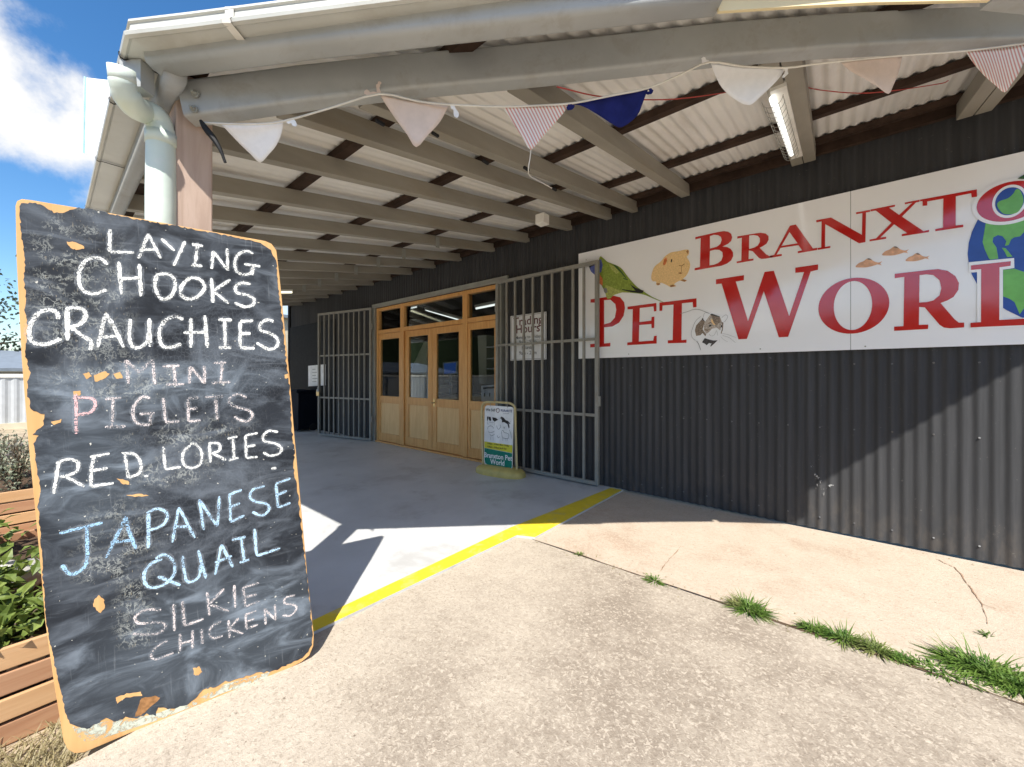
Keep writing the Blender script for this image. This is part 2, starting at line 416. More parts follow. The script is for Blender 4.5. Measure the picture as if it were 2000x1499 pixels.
def board_paint():
    m = bpy.data.materials.new('board_paint'); m.use_nodes = True; t = NT(m.node_tree); v = t.uv()
    sx = t.n('ShaderNodeSeparateXYZ', {0: v}); U, V = sx.outputs[0], sx.outputs[1]
    c = t.mix(t.step(t.noise(v, 4, 5, .6), .3, .7), (.012, .014, .018), (.023, .027, .034))
    def spot(u0, v0, ru, rv):
        du = t.m('DIVIDE', t.m('SUBTRACT', U, u0), ru); dv = t.m('DIVIDE', t.m('SUBTRACT', V, v0), rv)
        return t.step(t.m('ADD', t.m('MULTIPLY', du, du), t.m('MULTIPLY', dv, dv)), 1.0, .1)
    HAZE = t.m('MAXIMUM', t.m('MAXIMUM', spot(.45, .25, .55, .34), spot(.12, 1.0, .2, .3)), spot(.3, 1.35, .5, .12))
    sm = t.m('MAXIMUM', t.noise(t.map(v, (1.6, 4.2, 1), rot=(0, 0, .25)), 2.1, 7, .6, 1.2), t.m('MULTIPLY', t.noise(v, 3.3, 6, .6, 1.5), 1.02))
    c = t.mix(t.m('MULTIPLY', t.step(sm, .43, .80), .44), c, (.27, .31, .36))
    c = t.mix(t.m('MULTIPLY', HAZE, t.m('ADD', .10, t.m('MULTIPLY', t.step(sm, .45, .75), .30))), c, (.34, .41, .48))
    wipe = t.noise(t.map(v, (2, 26, 1), rot=(0, 0, .12)), 2.2, 4, .6, .5)
    c = t.mix(t.m('MULTIPLY', t.step(wipe, .56, .8), .12), c, (.42, .46, .5))
    worn = spot(.12, 1.72, .17, .38)
    for s_ in ((.2, 1.38, .22, .13), (.17, .72, .15, .24), (.36, 1.0, .16, .09), (.2, .45, .07, .22), (.42, 1.15, .26, .07)):
        worn = t.m('MAXIMUM', worn, spot(*s_))
    scn = t.noise(t.map(v, (1.25, 1, 1)), 34, 4, .7, .5)
    gate = t.step(t.noise(v, 13, 3, .6), .42, .62)
    scr = t.m('MULTIPLY', t.step(t.m('ABSOLUTE', t.m('SUBTRACT', scn, .5)), .045, .012), gate)
    c = t.mix(t.m('MULTIPLY', t.m('MULTIPLY', worn, scr), .44), c, (.55, .57, .52))
    scr2 = t.noise(t.map(v, (3, .55, 1)), 85, 3, .6, .3)
    c = t.mix(t.m('MULTIPLY', t.m('MULTIPLY', worn, t.step(scr2, .63, .72)), .4), c, (.60, .50, .32))
    streak = t.noise(t.map(v, (30, 1.6, 1)), 3, 4, .6)
    c = t.mix(t.m('MULTIPLY', t.step(streak, .6, .78), .16), c, (.45, .48, .5))
    cr = t.n('ShaderNodeTexVoronoi', {'Vector': t.map(v, (1.3, .8, 1)), 'Scale': 62.0}, feature='DISTANCE_TO_EDGE').outputs['Distance']
    crm = t.m('MULTIPLY', t.m('MAXIMUM', spot(.55, 1.45, .32, .3), t.m('MULTIPLY', spot(.45, .9, .4, .5), .6)), t.step(cr, .07, .02))
    c = t.mix(t.m('MULTIPLY', crm, .10), c, (.33, .36, .39))
    fl = t.step(t.noise(v, 75, 2, .4), .735, .76)
    c = t.mix(t.m('MULTIPLY', fl, .8), c, (.66, .64, .56))
    hb = t.m('ADD', t.m('MULTIPLY', crm, -.6), t.m('MULTIPLY', scr, .4))
    t.out(t.bsdf(c, t.m('ADD', .5, t.m('MULTIPLY', sm, .25)), .18, t.bump(hb, .35, .003))); M['board_paint'] = m
board_paint()

def stripes():
    m = bpy.data.materials.new('fabric_stripe'); m.use_nodes = True; t = NT(m.node_tree); v = t.uv()
    u = t.n('ShaderNodeSeparateXYZ', {0: v}).outputs[0]
    s_ = t.step(t.m('ABSOLUTE', t.m('SUBTRACT', t.m('FRACT', t.m('DIVIDE', u, .0145)), .5)), .19, .27)
    c = t.mix(s_, (.66, .34, .31), (.84, .82, .80))
    t.out(t.bsdf(c, .9, .1)); M['fabric_stripe'] = m
stripes()

# ================================================================== THE GROUND
def zg(y):
    t = min(1, max(0, y / .85)); return .04 * t * t * (3 - 2 * t)

g = MB(); g.quad((-300, -300, -.06), (300, -300, -.06), (300, 300, -.06), (-300, 300, -.06)); g.build('ground', M['ground_dirt'], kind='structure')
def slab_sheet(name, x0f, x1, ys, m, depth=.08):
    mb = MB()
    for a, b in zip(ys, ys[1:]):
        xs = [x0f(a) + (x1 - x0f(a)) * k / 6 for k in range(7)]; xs2 = [x0f(b) + (x1 - x0f(b)) * k / 6 for k in range(7)]
        for k in range(6): mb.quad((xs[k], a, zg(a)), (xs[k + 1], a, zg(a)), (xs2[k + 1], b, zg(b)), (xs2[k], b, zg(b)))
        mb.quad((x0f(a), a, zg(a)), (x0f(b), b, zg(b)), (x0f(b), b, zg(b) - depth), (x0f(a), a, zg(a) - depth))
    for y in (ys[0], ys[-1]):
        mb.quad((x0f(y), y, zg(y)), (x1, y, zg(y)), (x1, y, zg(y) - depth), (x0f(y), y, zg(y) - depth))
    mb.build(name, m, kind='structure')
slab_sheet('concrete_driveway', lambda y: -2.112 + .004 * math.sin(y * 9), 14, [-14, -6, -2, -.5] + [k * .1 for k in range(0, 10)] + [1.4, 1.9, 2.4, 2.578], M['driveway_concrete'])
slab_sheet('concrete_apron', lambda y: -1.925, 14, [2.592, 3, 3.5, 4.0, 4.352], M['apron_concrete'])
# veranda floor with its painted edge
ZS = .055
edge = [(-1.915, 4.36), (-1.915, 2.60), (-2.055, 2.535), (-2.117, .34)]
fl = MB().prism([Vector((x, y, ZS)) for x, y in edge + [(-16, .34), (-16, 4.36)]], (0, 0, -.12)); fl.build('veranda_floor', M['slab_paint'], kind='structure')
yl = MB(); inner = [(-2.06, 4.33), (-2.205, 2.62), (-2.20, .36)]
outer = [(-1.918, 4.33), (-1.918, 2.603), (-2.058, 2.538), (-2.118, .36)]
yl.prism([Vector((x, y, ZS + .003)) for x, y in outer + inner[::-1]], (0, 0, -.002)); yl.build('yellow_edge_line', M['line_yellow'], kind='structure')
# cracks in the apron
def crack(pts):
    mb = MB(); P = []
    for a, b in zip(pts, pts[1:]):
        for k in range(7): P.append(at_z(a[0] + (b[0] - a[0]) * k / 7 + random.uniform(-1.5, 1.5), a[1] + (b[1] - a[1]) * k / 7 + random.uniform(-1, 1), .0445))
    mb.ribbon(P, .0024, UP, .8); return mb
ck = crack([(1828, 1092), (1865, 1108), (1890, 1140), (1918, 1180), (1932, 1225)])
c2 = crack([(1920, 1180), (1950, 1190)]); c3 = crack([(1330, 1068), (1300, 1100), (1290, 1120)]); c4 = crack([(1390, 1000), (1410, 990)])
for q in (c2, c3, c4):
    i = len(ck.v); ck.v += q.v; ck.f += [tuple(i + k for k in f) for f in q.f]
ck.build('pavement_crack', M['crack_dirt'], kind='structure')

hl = MB(); N_ = 60  # dark hills added out of view to block sky reflected in the glass
for k in range(N_ + 1):
    a = math.pi + .22 + math.pi * .98 * k / N_; r0 = 62
    for j, (rr_, zz) in enumerate(((0, -.06), (6, .55), (16, .85), (34, 1.0))):
        hh = (13 + 5 * mnoise.noise(Vector((k * .23, j * .4, 2)))) * zz if j else -.06
        hl.v.append(Vector(((r0 + rr_) * math.cos(a), (r0 + rr_) * math.sin(a), hh)))
for k in range(N_):
    for j in range(3): hl.f.append((k * 4 + j, k * 4 + j + 1, (k + 1) * 4 + j + 1, (k + 1) * 4 + j))
mat('screw_zinc', (.11, .11, .11), .45)
mat('added_hill_dark', (.035, .05, .022), .95, .1, .4, 2.0, .6, 6)
hl.build('added_hills', M['added_hill_dark'], smooth=True, kind='structure')

# ================================================================== THE SHOP
YW = 4.352
LXw = -11.7
bld = thing('shop_building', 'long dark corrugated iron shop behind the veranda with timber entrance doors', 'building', (-5, 5, 0))
DX0, DX1, DZ = -7.24, -3.85, 2.80                        # the entrance opening
def wall_sheet(x0, x1, z0, z1):
    mb = MB(); n = int((x1 - x0) / .0095); A = .0090
    for k in range(n + 1):
        x = x0 + (x1 - x0) * k / n; y = YW + A + A * math.sin(2 * math.pi * x / .076) + (.0018 if int(math.floor(x / .76)) % 2 else 0)
        zb = z0(x) if callable(z0) else z0
        mb.v += [Vector((x, y, zb)), Vector((x, y, z1))]
    for k in range(n): mb.f.append((2 * k, 2 * k + 2, 2 * k + 3, 2 * k + 1))
    return mb
wb = lambda x: .052 + .004 * math.sin(x * 3.1) if x > -1.9 else .06
wall_sheet(DX1 + .03, 7.5, wb, 3.62).build('corrugated_wall', M['wall_sheet'], bld, smooth=True)
wall_sheet(DX0 - .03, DX1 + .03, DZ + .05, 3.62).build('corrugated_wall', M['wall_sheet'], bld, smooth=True)
wall_sheet(LXw, DX0 - .03, .06, 3.62).build('corrugated_wall', M['wall_sheet'], bld, smooth=True)
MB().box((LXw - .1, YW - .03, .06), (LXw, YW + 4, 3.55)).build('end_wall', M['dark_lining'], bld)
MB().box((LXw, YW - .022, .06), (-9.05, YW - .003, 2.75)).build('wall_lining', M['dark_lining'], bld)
pl = MB(); pl.box((LXw, YW - .045, 3.34), (7.5, YW - .004, 3.43)); pl.build('wall_plate', M['batten_timber'], bld)
# screws along the lower wall
sc = MB()
for z in (.16, .95, 1.5):
    for k in range(40):
        x = (k * 3 - 25.25) * .076
        if x < 6: sc.tube([(x, YW + .004, z + random.uniform(-.006, .006)), (x, YW - .005, z)], .0065, 7)
sc.build('screw', M['screw_zinc'], bld, kind='stuff')
# scuffed paint
sf = MB()
for p in (((1583, 905), (1592, 925), (1597, 950)), ((1600, 930), (1606, 955), (1612, 972)), ((1590, 912), (1600, 940)), ((1612, 955), (1620, 950), (1628, 948)), ((1604, 948), (1608, 968))):
    sf.ribbon(catmull([at_y(x, y, YW - .0015) for x, y in p], 4), .008, Vector((0, -1, 0)), .6)
scm = bpy.data.materials.new('scuff_mark'); scm.use_nodes = True; t = NT(scm.node_tree)
a = t.step(t.noise(t.map(t.pos(), (1, 1, .4)), 70, 4, .6), .5, .62)
t.out(t.n('ShaderNodeMixShader', {0: a, 1: t.n('ShaderNodeBsdfTransparent').outputs[0], 2: t.n('ShaderNodeBsdfDiffuse', {'Color': (.36, .36, .35, 1)}).outputs[0]}).outputs[0])
sf.build('scuff', scm, bld)

# lintel and door posts in steel
ln = MB(); ln.box((DX0 - .12, YW - .05, DZ), (DX1 + .18, YW - .004, DZ + .075)); ln.box((DX0 - .12, YW - .075, DZ - .008), (DX1 + .18, YW - .05, DZ + .012)); ln.build('lintel', M['steel_grey'], bld)
for x0, x1 in ((DX0 - .11, DX0), (DX1, DX1 + .07)):
    MB().box((x0, YW - .06, ZS), (x1, YW + .1, DZ - .008)).build('door_post', M['steel_grey'], bld)
# timber entrance
fr = MB(); yf0, yf1 = YW - .02, YW + .10
def upright(mb, x0, x1, z0, z1, y0=yf0, y1=yf1): mb.box((x0, y0, z0), (x1, y1, z1))
MU1 = (-6.40, -6.29); MU2 = (-4.66, -4.55); ZT0, ZT1 = 2.26, 2.335
ZH = DZ - .012
upright(fr, DX0 + .002, DX0 + .075, ZS + .03, ZH); upright(fr, DX1 - .06, DX1 - .002, ZS + .03, ZH)
upright(fr, *MU1, ZS + .03, ZH); upright(fr, *MU2, ZS + .03, ZH)
for x0, x1 in ((DX0 + .075, MU1[0]), (MU1[1], MU2[0]), (MU2[1], DX1 - .06)):
    fr.box((x0, yf0 + .006, ZH - .06), (x1, yf1 - .01, ZH)); fr.box((x0, yf0 + .004, ZT0), (x1, yf1 - .01, ZT1))
fr.box((DX0 + .004, yf0 - .03, ZS), (DX1 - .004, yf1 + .02, ZS + .028))
ent = fr.build('entrance_frame', M['door_timber'], bld, bevel=.004)
def pane(x0, x1, z0, z1, y, parent): MB().box((x0, y, z0), (x1, y + .006, z1)).build('glass_pane', M['window_glass'], parent)
for x0, x1 in ((DX0 + .075, MU1[0]), (MU1[1], MU2[0]), (MU2[1], DX1 - .06)): pane(x0, x1, ZT1, ZH - .06, yf0 + .05, ent)
def lower(x0, x1, name, y, stile, parent):
    mb = MB(); y1 = y + .045
    zb = ZS + .036
    mb.box((x0, y, zb), (x0 + stile, y1, ZT0 - .006)); mb.box((x1 - stile, y, zb), (x1, y1, ZT0 - .006))
    for z0, z1 in ((zb, .25), (.86, 1.0), (ZT0 - .12, ZT0 - .006)): mb.box((x0 + stile, y + .001, z0), (x1 - stile, y1 - .001, z1))
    d = mb.build(name, M['door_timber'], parent, bevel=.003)
    pn = MB(); pn.box((x0 + stile, y + .014, .25), (x1 - stile, y + .03, .86)); pn.build('timber_panel', M['door_panel'], d)
    pane(x0 + stile, x1 - stile, 1.0, ZT0 - .12, y + .02, d)
    return d
lower(DX0 + .077, MU1[0] - .002, 'side_window', yf0 + .012, .055, bld); lower(MU2[1] + .002, DX1 - .062, 'side_window', yf0 + .012, .055, bld)
dm = (MU1[1] + MU2[0]) / 2
lower(MU1[1] + .004, dm - .004, 'door', yf0 + .03, .115, bld)
d2 = lower(dm + .004, MU2[0] - .004, 'door', yf0 + .03, .115, bld)
hd = MB(); hx = dm + .06; hd.tube([(hx, yf0 + .03, .93), (hx, yf0 - .03, .93)], .012, 8); hd.tube([(hx - .01, yf0 - .03, .93), (hx + .09, yf0 - .034, .935)], .009, 8); hd.box((hx - .022, yf0 + .024, .86), (hx + .022, yf0 + .031, 1.0))
hd.build('door_handle', M['brass'], d2)
# the room behind the glass
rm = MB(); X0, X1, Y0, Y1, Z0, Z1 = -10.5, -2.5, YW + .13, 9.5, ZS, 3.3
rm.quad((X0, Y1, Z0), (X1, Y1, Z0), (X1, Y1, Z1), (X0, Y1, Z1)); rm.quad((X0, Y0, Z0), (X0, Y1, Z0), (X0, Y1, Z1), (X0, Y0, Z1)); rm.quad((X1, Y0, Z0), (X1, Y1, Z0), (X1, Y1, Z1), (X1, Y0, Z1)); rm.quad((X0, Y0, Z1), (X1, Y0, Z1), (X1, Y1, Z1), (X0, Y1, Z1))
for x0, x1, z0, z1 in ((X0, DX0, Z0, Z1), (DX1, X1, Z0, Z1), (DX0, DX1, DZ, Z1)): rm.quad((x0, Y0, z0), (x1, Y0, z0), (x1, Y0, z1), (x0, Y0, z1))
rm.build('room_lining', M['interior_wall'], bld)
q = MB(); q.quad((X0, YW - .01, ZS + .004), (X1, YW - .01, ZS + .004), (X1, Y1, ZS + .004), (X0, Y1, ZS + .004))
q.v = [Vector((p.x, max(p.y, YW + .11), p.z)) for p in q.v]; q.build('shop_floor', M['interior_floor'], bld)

# ------------------------------------------------------------------ things seen through the glass
def shop_light(p0, p1, label):
    c = (Vector(p0) + Vector(p1)) / 2
    o = thing('ceiling_light', label, 'ceiling light', c, 'tube lights inside the shop')
    MB().bar(Vector(p0) + Vector((0, 0, .04)), Vector(p1) + Vector((0, 0, .04)), .09, .05).build('housing', M['off_white'], o)
    MB().tube([p0, p1], .02, 8).build('tube', M['lit_tube_shop'], o)
shop_light(at_y(757, 612, 6.2), at_y(813, 600, 6.2), 'tube light seen through the left toplights above the doors')
shop_light(at_y(832, 606, 6.4), at_y(905, 627, 5.4), 'slanting tube light behind the toplight above the double doors')
shop_light(at_y(930, 603, 5.6), at_y(985, 592, 5.6), 'tube light behind the right toplight beside the open gate')
pp = [at_y(x, y, 5.3) for x, y in ((800, 790), (799, 731), (828, 668), (834, 668), (834, 790))]
pw = pp[0].copy(); lo = ZS + .02
MB().prism([Vector((pp[0].x, 5.3, lo)), pp[1], pp[2], pp[3], Vector((pp[4].x, 5.3, lo))], (0, .03, 0)).build('pale_screen', M['pale_panel'], label='pale slanted panel standing inside behind the left door glass', category='partition')
MB().prism([Vector((at_y(768, 700, 5.0).x, 5.0, lo)), at_y(768, 735, 5.0), at_y(781, 722, 5.0), Vector((at_y(781, 700, 5.0).x, 5.0, lo))], (0, .03, 0)).build('grey_screen', M['interior_wall'], label='grey panel standing inside behind the left side window', category='partition')
nt = MB(); nt.prism([at_y(768, 676, 5.2), at_y(778, 675, 5.2), at_y(778, 708, 5.2), at_y(768, 708, 5.2)], (0, .01, 0)); nt.build('paper_notice', M['interior_white'], label='pale paper notice hanging behind the left side window', category='notice')
ct = thing('shop_counter', 'dark counter inside behind the right door glass', 'counter', (-4.7, 6.0, ZS + .01))
MB().box((-5.9, 5.6, ZS + .01), (-3.3, 6.3, .98)).build('cabinet', M['interior_wall'], ct); MB().box((-5.95, 5.55, .98), (-3.25, 6.35, 1.02)).build('countertop', M['interior_floor'], ct)
for k, (x, y, wd, hh) in enumerate(((855, 768, .5, .02), (860, 752, .42, .06), (868, 744, .55, .018))):
    p = at_y(x, y, 5.72); o = MB(); o.box((p.x, 5.72, p.z - hh), (p.x + wd, 5.98, p.z)); o.build('paper_tray', M['chrome'], label=('lowest silver paper tray on the shop counter', 'middle thick silver tray on the shop counter', 'topmost wide silver tray on the shop counter')[k], category='tray', group='trays on the shop counter')
mo = thing('monitor', 'blue lit screen on the counter behind the right door glass', 'monitor', at_y(880, 735, 5.9))
a_, b_, c_, d_ = (at_y(x, y, 5.9) for x, y in ((865, 709), (893, 706), (892, 730), (866, 733)))
MB().prism([a_, b_, c_, d_], (0, .03, 0)).build('bezel', M['interior_white'], mo)
ins = lambda p, q, f=.08: p.lerp(q, f) + Vector((0, -.004, 0))
MB().prism([ins(a_, c_), ins(b_, d_), ins(c_, a_), ins(d_, b_)], (0, .003, 0)).build('screen', M['screen_blue'], mo)
MB().bar((d_ + c_) / 2 + Vector((0, .02, 0)), Vector(((d_.x + c_.x) / 2, 5.92, 1.02)), .05, .03, Vector((0, 1, 0))).build('stand', M['interior_white'], mo)
wc = thing('white_cabinet', 'tall pale shelf unit inside behind the right side window', 'cabinet', at_y(945, 760, 6.4))
a_, b_, c_, d_ = (at_y(x, y, 6.4) for x, y in ((933, 656), (950, 655), (950, 752), (936, 750)))
MB().prism([a_, b_, c_, d_], (0, .3, 0)).build('side_board', M['pale_panel'], wc)
for y in (680, 702, 722): MB().box((at_y(950, y, 6.41).x, 6.41, at_y(950, y, 6.41).z), (at_y(985, y, 6.41).x, 6.7, at_y(950, y, 6.41).z + .03)).build('shelf', M['interior_white'], wc)
bxp = thing('storage_box', 'pale blue box with two dark handle slots low behind the right side window', 'box', at_y(955, 785, 5.0))
a_, b_, c_, d_ = (at_y(x, y, 5.0) for x, y in ((940, 754), (985, 750), (985, 800), (940, 800)))
MB().prism([a_, b_, c_, d_], (0, .3, 0)).build('box_body', M['interior_white'], bxp)
for x in (945, 955): MB().prism([at_y(x, 768, 4.998), at_y(x + 3, 768, 4.998), at_y(x + 2, 776, 4.998), at_y(x, 775, 4.998)], (0, .001, 0)).build('slot', M['navy_bin'], bxp)
MB().prism([at_y(943, 757, 4.998), at_y(985, 753, 4.998), at_y(985, 757, 4.998), at_y(943, 761, 4.998)], (0, .001, 0)).build('slot', M['navy_bin'], bxp)

# ================================================================== THE VERANDA
ver = thing('veranda', 'open veranda with pale corrugated roof, grey steel edge beam and timber post', 'veranda', (-2.5, .6, ZS))
Z_E, Y_E, SL = 2.74, .185, .17
rz = lambda y: Z_E + SL * (y - Y_E)                       # underside of the roof sheets
C0 = Vector((-2.07, Y_E, 0)); DG = Vector((1.35, 1.10, 0)).normalized()      # outer corner; direction of the slanting edge
diag_y = lambda x: Y_E + (x - C0.x) * DG.y / DG.x
rs = MB(); rt_ = MB(); x0, x1 = -12.0, C0.x + (4.3 - Y_E) * DG.x / DG.y
n = int((x1 - x0) / .0095)
for k in range(n + 1):
    x = x0 + (x1 - x0) * k / n; ya = Y_E + .02 if x < C0.x else diag_y(x) + .02
    o_ = .017 + .0088 * math.sin(2 * math.pi * x / .076)
    rs.v += [Vector((x, ya, rz(ya) + o_)), Vector((x, 4.7, rz(4.7) + o_))]
for k in range(n): rs.f.append((2 * k, 2 * k + 1, 2 * k + 3, 2 * k + 2))
rs.build('roof_sheet', M['roof_underside'], ver, smooth=True)
# battens (run along the wall)
def batten(x0, x1, y): MB().bar((x0, y, rz(y) - .017), (x1, y, rz(y) - .017), .075, .045, Vector((0, -SL, 1))).build('batten', M['batten_timber'], ver)
for y in (.42, 1.27, 2.14, 3.17, 4.22): batten(-11.9, min(-1.93, C0.x + (y - Y_E) * DG.x / DG.y - .12), y)
for y in (1.2, 2.57, 3.57, 4.22): batten(-1.925, C0.x + (y - Y_E) * DG.x / DG.y - .12, y)
# the front tubes and gutter
Zt = rz(.32)
def rrect(w_, h_, r, n=4):
    out = []
    for cx, cy, a0 in ((w_ / 2 - r, h_ / 2 - r, 0), (-w_ / 2 + r, h_ / 2 - r, 90), (-w_ / 2 + r, -h_ / 2 + r, 180), (w_ / 2 - r, -h_ / 2 + r, 270)):
        for k in range(n + 1): a = R(a0 + 90 * k / n); out.append((cx + r * math.cos(a), cy + r * math.sin(a)))
    return out
# slanting tube follows the roof: seen from px 300 to 1400
tb = []
for px, py in ((303, 142), (600, 104), (850, 76), (1100, 49), (1400, 17)):
    tb.append(at_d(px, py, 1.575 - .00005 * px) + Vector((0, 0, .066)))
MB().sweep(tb, rrect(.10, .132, .024, 5)).build('edge_tube', M['steel_paint'], ver, smooth=True)
pt = at_d(302, 160, 1.53)
MB().sweep([Vector((-2.07, .335, 2.655)), Vector((-11.9, .335, 2.655))], rrect(.075, .12, .03, 5)).build('edge_tube', M['steel_paint'], ver, smooth=True)
# slanting main beam with a slight bow, bolted to the post
bp = [(365, 240), (480, 224), (600, 207), (800, 184), (1000, 166), (1200, 145), (1400, 122), (1600, 106), (1800, 95), (2000, 88), (2300, 82)]
bdep = lambda x: 1.695 + .14 * min(1, max(0, (x - 365) / 700)) + .000012 * max(0, x - 1065)
bw = [at_d(x, y, bdep(x)) + Vector((0, 0, .079)) for x, y in bp]
MB().sweep(bw, rrect(.085, .158, .014, 3)).build('edge_beam', M['steel_paint'], ver, smooth=False)
for x, y in ((382, 184), (379, 214)):
    p = at_d(x, y, 1.652); bt = MB(); bt.tube([p, p - FW * .012], .011, 6); bt.tube([p, p - FW * .004], .017, 12); bt.tube([p - FW * .012, p - FW * .022], .006, 8)
    bt.build('bolt', M['steel_grey'], ver)
# post
pc = at_d(378.5, 735, 1.82); pc.z = 0
po = MB().box((-2.34, .356, ZS), (-2.20, .487, 2.735)); po.build('post', M['post_timber'], ver, bevel=.006)
# rafters
raf = [(1900, 230), (1570, 318), (1340, 385), (1237, 410), (1187, 430), (1110, 450), (1027, 473), (960, 490), (895, 505), (845, 520)]
rx = [at_y(p[0], 400, 4.3).x for p in raf] + [-6.05, -6.72, -7.38, -8.05, -8.72, -9.4, -10.1, -10.9]
for k, x in enumerate(rx):
    ya = .36 if x < -2.5 else max(.4, .49 + (x + 2.36) * DG.y / DG.x)
    wd = .072 if k > 2 else .085
    h_ = .115; zo = -.0395 - h_ / 2
    xs = [x] if k > 1 else [x - .044, x + .044]
    mb = MB()
    yend = 4.335 if k > 2 else 4.27
    for xx in xs: mb.bar((xx, ya, rz(ya) + zo), (xx, yend, rz(yend) + zo), wd if len(xs) == 1 else .082, h_, Vector((0, -SL, 1)))
    mb.build('rafter', M['rafter_paint'], ver, bevel=.003)
    if k > 6:
        MB().box((x + .037, 3.2, rz(3.2) - .19), (x + .043, 3.26, rz(3.2) - .05)).build('joiner_plate', M['steel_grey'], ver)
# timber blocks and black brackets on the rafters
for px, py in ((742, 240), (850, 263), (948, 317), (1028, 330), (1083, 370)):
    y = {742: 1.0, 850: 1.35, 948: 1.6, 1028: 1.75, 1083: 2.3}[px]; r_ = ray(px, py); p = CAM + r_ * (y / r_.y)
    MB().box((p.x - .007, p.y - .022, p.z - .006), (p.x + .007, p.y + .022, p.z + .006)).build('bracket', M['black'], ver)
# gutter: profile is (side, up); side + is outward on the left run
zc = 2.662
gprof = [(-.07, 0), (.045, 0), (.054, -.006), (.066, -.002), (.069, .010), (.062, .019), (.053, .022), (.051, .052), (.058, .056), (.056, .066), (.044, .066), (.042, .03), (.03, .012), (-.06, .012), (-.06, .06), (-.07, .06)]
GY = Y_E + .064
GC = Vector((-2.045, GY, zc + .006))
gpath = [Vector((-11.9, GY, zc + .006)), GC]
gd = []
for lat in (.2, .9, 1.6, 2.4, 3.2, 4.2, 5.2):
    gd.append(GC + DG * lat + UP * (SL * DG.y * lat * 1.1))
def sweep_h(path, prof):
    mb = MB(); i = 0; N = len(path); m = len(prof)
    for k, p in enumerate(path):
        d0 = (path[k] - path[k - 1]) if k else None; d1 = (path[k + 1] - path[k]) if k < N - 1 else None
        for d in (d0, d1):
            if d: d.z = 0; d.normalize()
        d = (d0 + d1).normalized() if d0 and d1 else (d0 or d1)
        sd = d.cross(UP).normalized(); scl = 1 / max(.3, d.dot(d1)) if d0 and d1 else 1
        mb.v += [p + sd * q[0] * scl + UP * q[1] for q in prof]
    for k in range(N - 1):
        for j in range(m): j2 = (j + 1) % m; mb.f.append((k * m + j, k * m + j2, (k + 1) * m + j2, (k + 1) * m + j))
    mb.f.append(tuple(range(m))); mb.f.append(tuple((N - 1) * m + j for j in range(m))[::-1])
    return mb
gu = sweep_h(gpath + gd, gprof).build('gutter', M['gutter_paint'], ver)
def seam(p, d):
    mb = MB(); sd = Vector((d.x, d.y, 0)).normalized().cross(UP)
    prof = [(.055, .067), (.054, .03), (.064, .021), (.072, .010), (.067, -.005), (.054, -.009), (.045, -.003), (-.07, -.003)]
    P = [p + sd * q[0] + UP * q[1] for q in prof]; dd = d.normalized()
    for a, b in zip(P, P[1:]): mb.quad(a - dd * .006, a + dd * .006, b + dd * .006, b - dd * .006)
    return mb
for x in (-2.16, -2.55, -3.3, -4.3): seam(Vector((x, GY, zc)), Vector((1, 0, 0))).build('gutter_joint', M['black'], gu)
st_ = MB(); sp = GC + DG * .36 + UP * (SL * DG.y * .36 * 1.1)
sd = DG.cross(UP)
for q0, q1 in (((.055, .067), (.054, .03)), ((.054, .03), (.064, .021)), ((.064, .021), (.072, .010)), ((.072, .010), (.067, -.005)), ((.067, -.005), (.045, -.004)), ((.045, -.004), (-.07, -.004))):
    a = sp + sd * (q0[0] + .002) + UP * (q0[1] - .002); b = sp + sd * (q1[0] + .002) + UP * (q1[1] - .002); st_.quad(a - DG * .016, a + DG * .016, b + DG * .016, b - DG * .016)
st_.build('gutter_strap', M['off_white'], gu)
# downpipe
op = [at_d(262, 125, 1.49), at_d(262, 160, 1.50)]
MB().bar(at_d(268, 128, 1.57), at_d(268, 180, 1.57), .085, .06, FW).build('gutter_outlet', M['steel_paint'], gu)
dp = catmull([at_d(237, 137, 1.47), at_d(239, 160, 1.48), at_d(245, 183, 1.50), at_d(262, 208, 1.55), at_d(283, 219, 1.62), at_d(301, 226, 1.64), at_d(312, 243, 1.66), at_d(315, 275, 1.665)], 5)
e = dp[-1]; dn = [e + (Vector((e.x, e.y, ZS)) - e) * k / 10 for k in range(1, 11)]
pipe = MB().tube(dp + dn, [.037] * 5 + [.041] * 5 + [.046] * (len(dp) - 14) + [.050] * 4 + [.0525] * 10, 20).build('downpipe', M['pipe_paint'], ver, smooth=True)
for a, b, r_ in ((at_d(237, 133, 1.47), at_d(240, 168, 1.485), .0405), (at_d(315, 262, 1.664), at_d(315, 262, 1.664) - UP * .05, .0540), (at_d(284, 219, 1.622), at_d(299, 225, 1.637), .0482)):
    MB().tube([a, b], r_, 20).build('pipe_collar', M['pipe_paint'], pipe, smooth=True)
# far end: wall of the neighbouring building
nb = thing('neighbour_building', 'cream rendered building beyond the far end of the veranda', 'building', (-15, 5.5, -.06))
MB().box((-17.5, 3.1, -.06), (-14.6, 9, 3.4)).build('wall', M['cream_wall'], nb)
MB().box((-17.7, 2.9, 3.4), (-14.4, 9.2, 3.5)).build('roof', M['shed_roof'], nb)
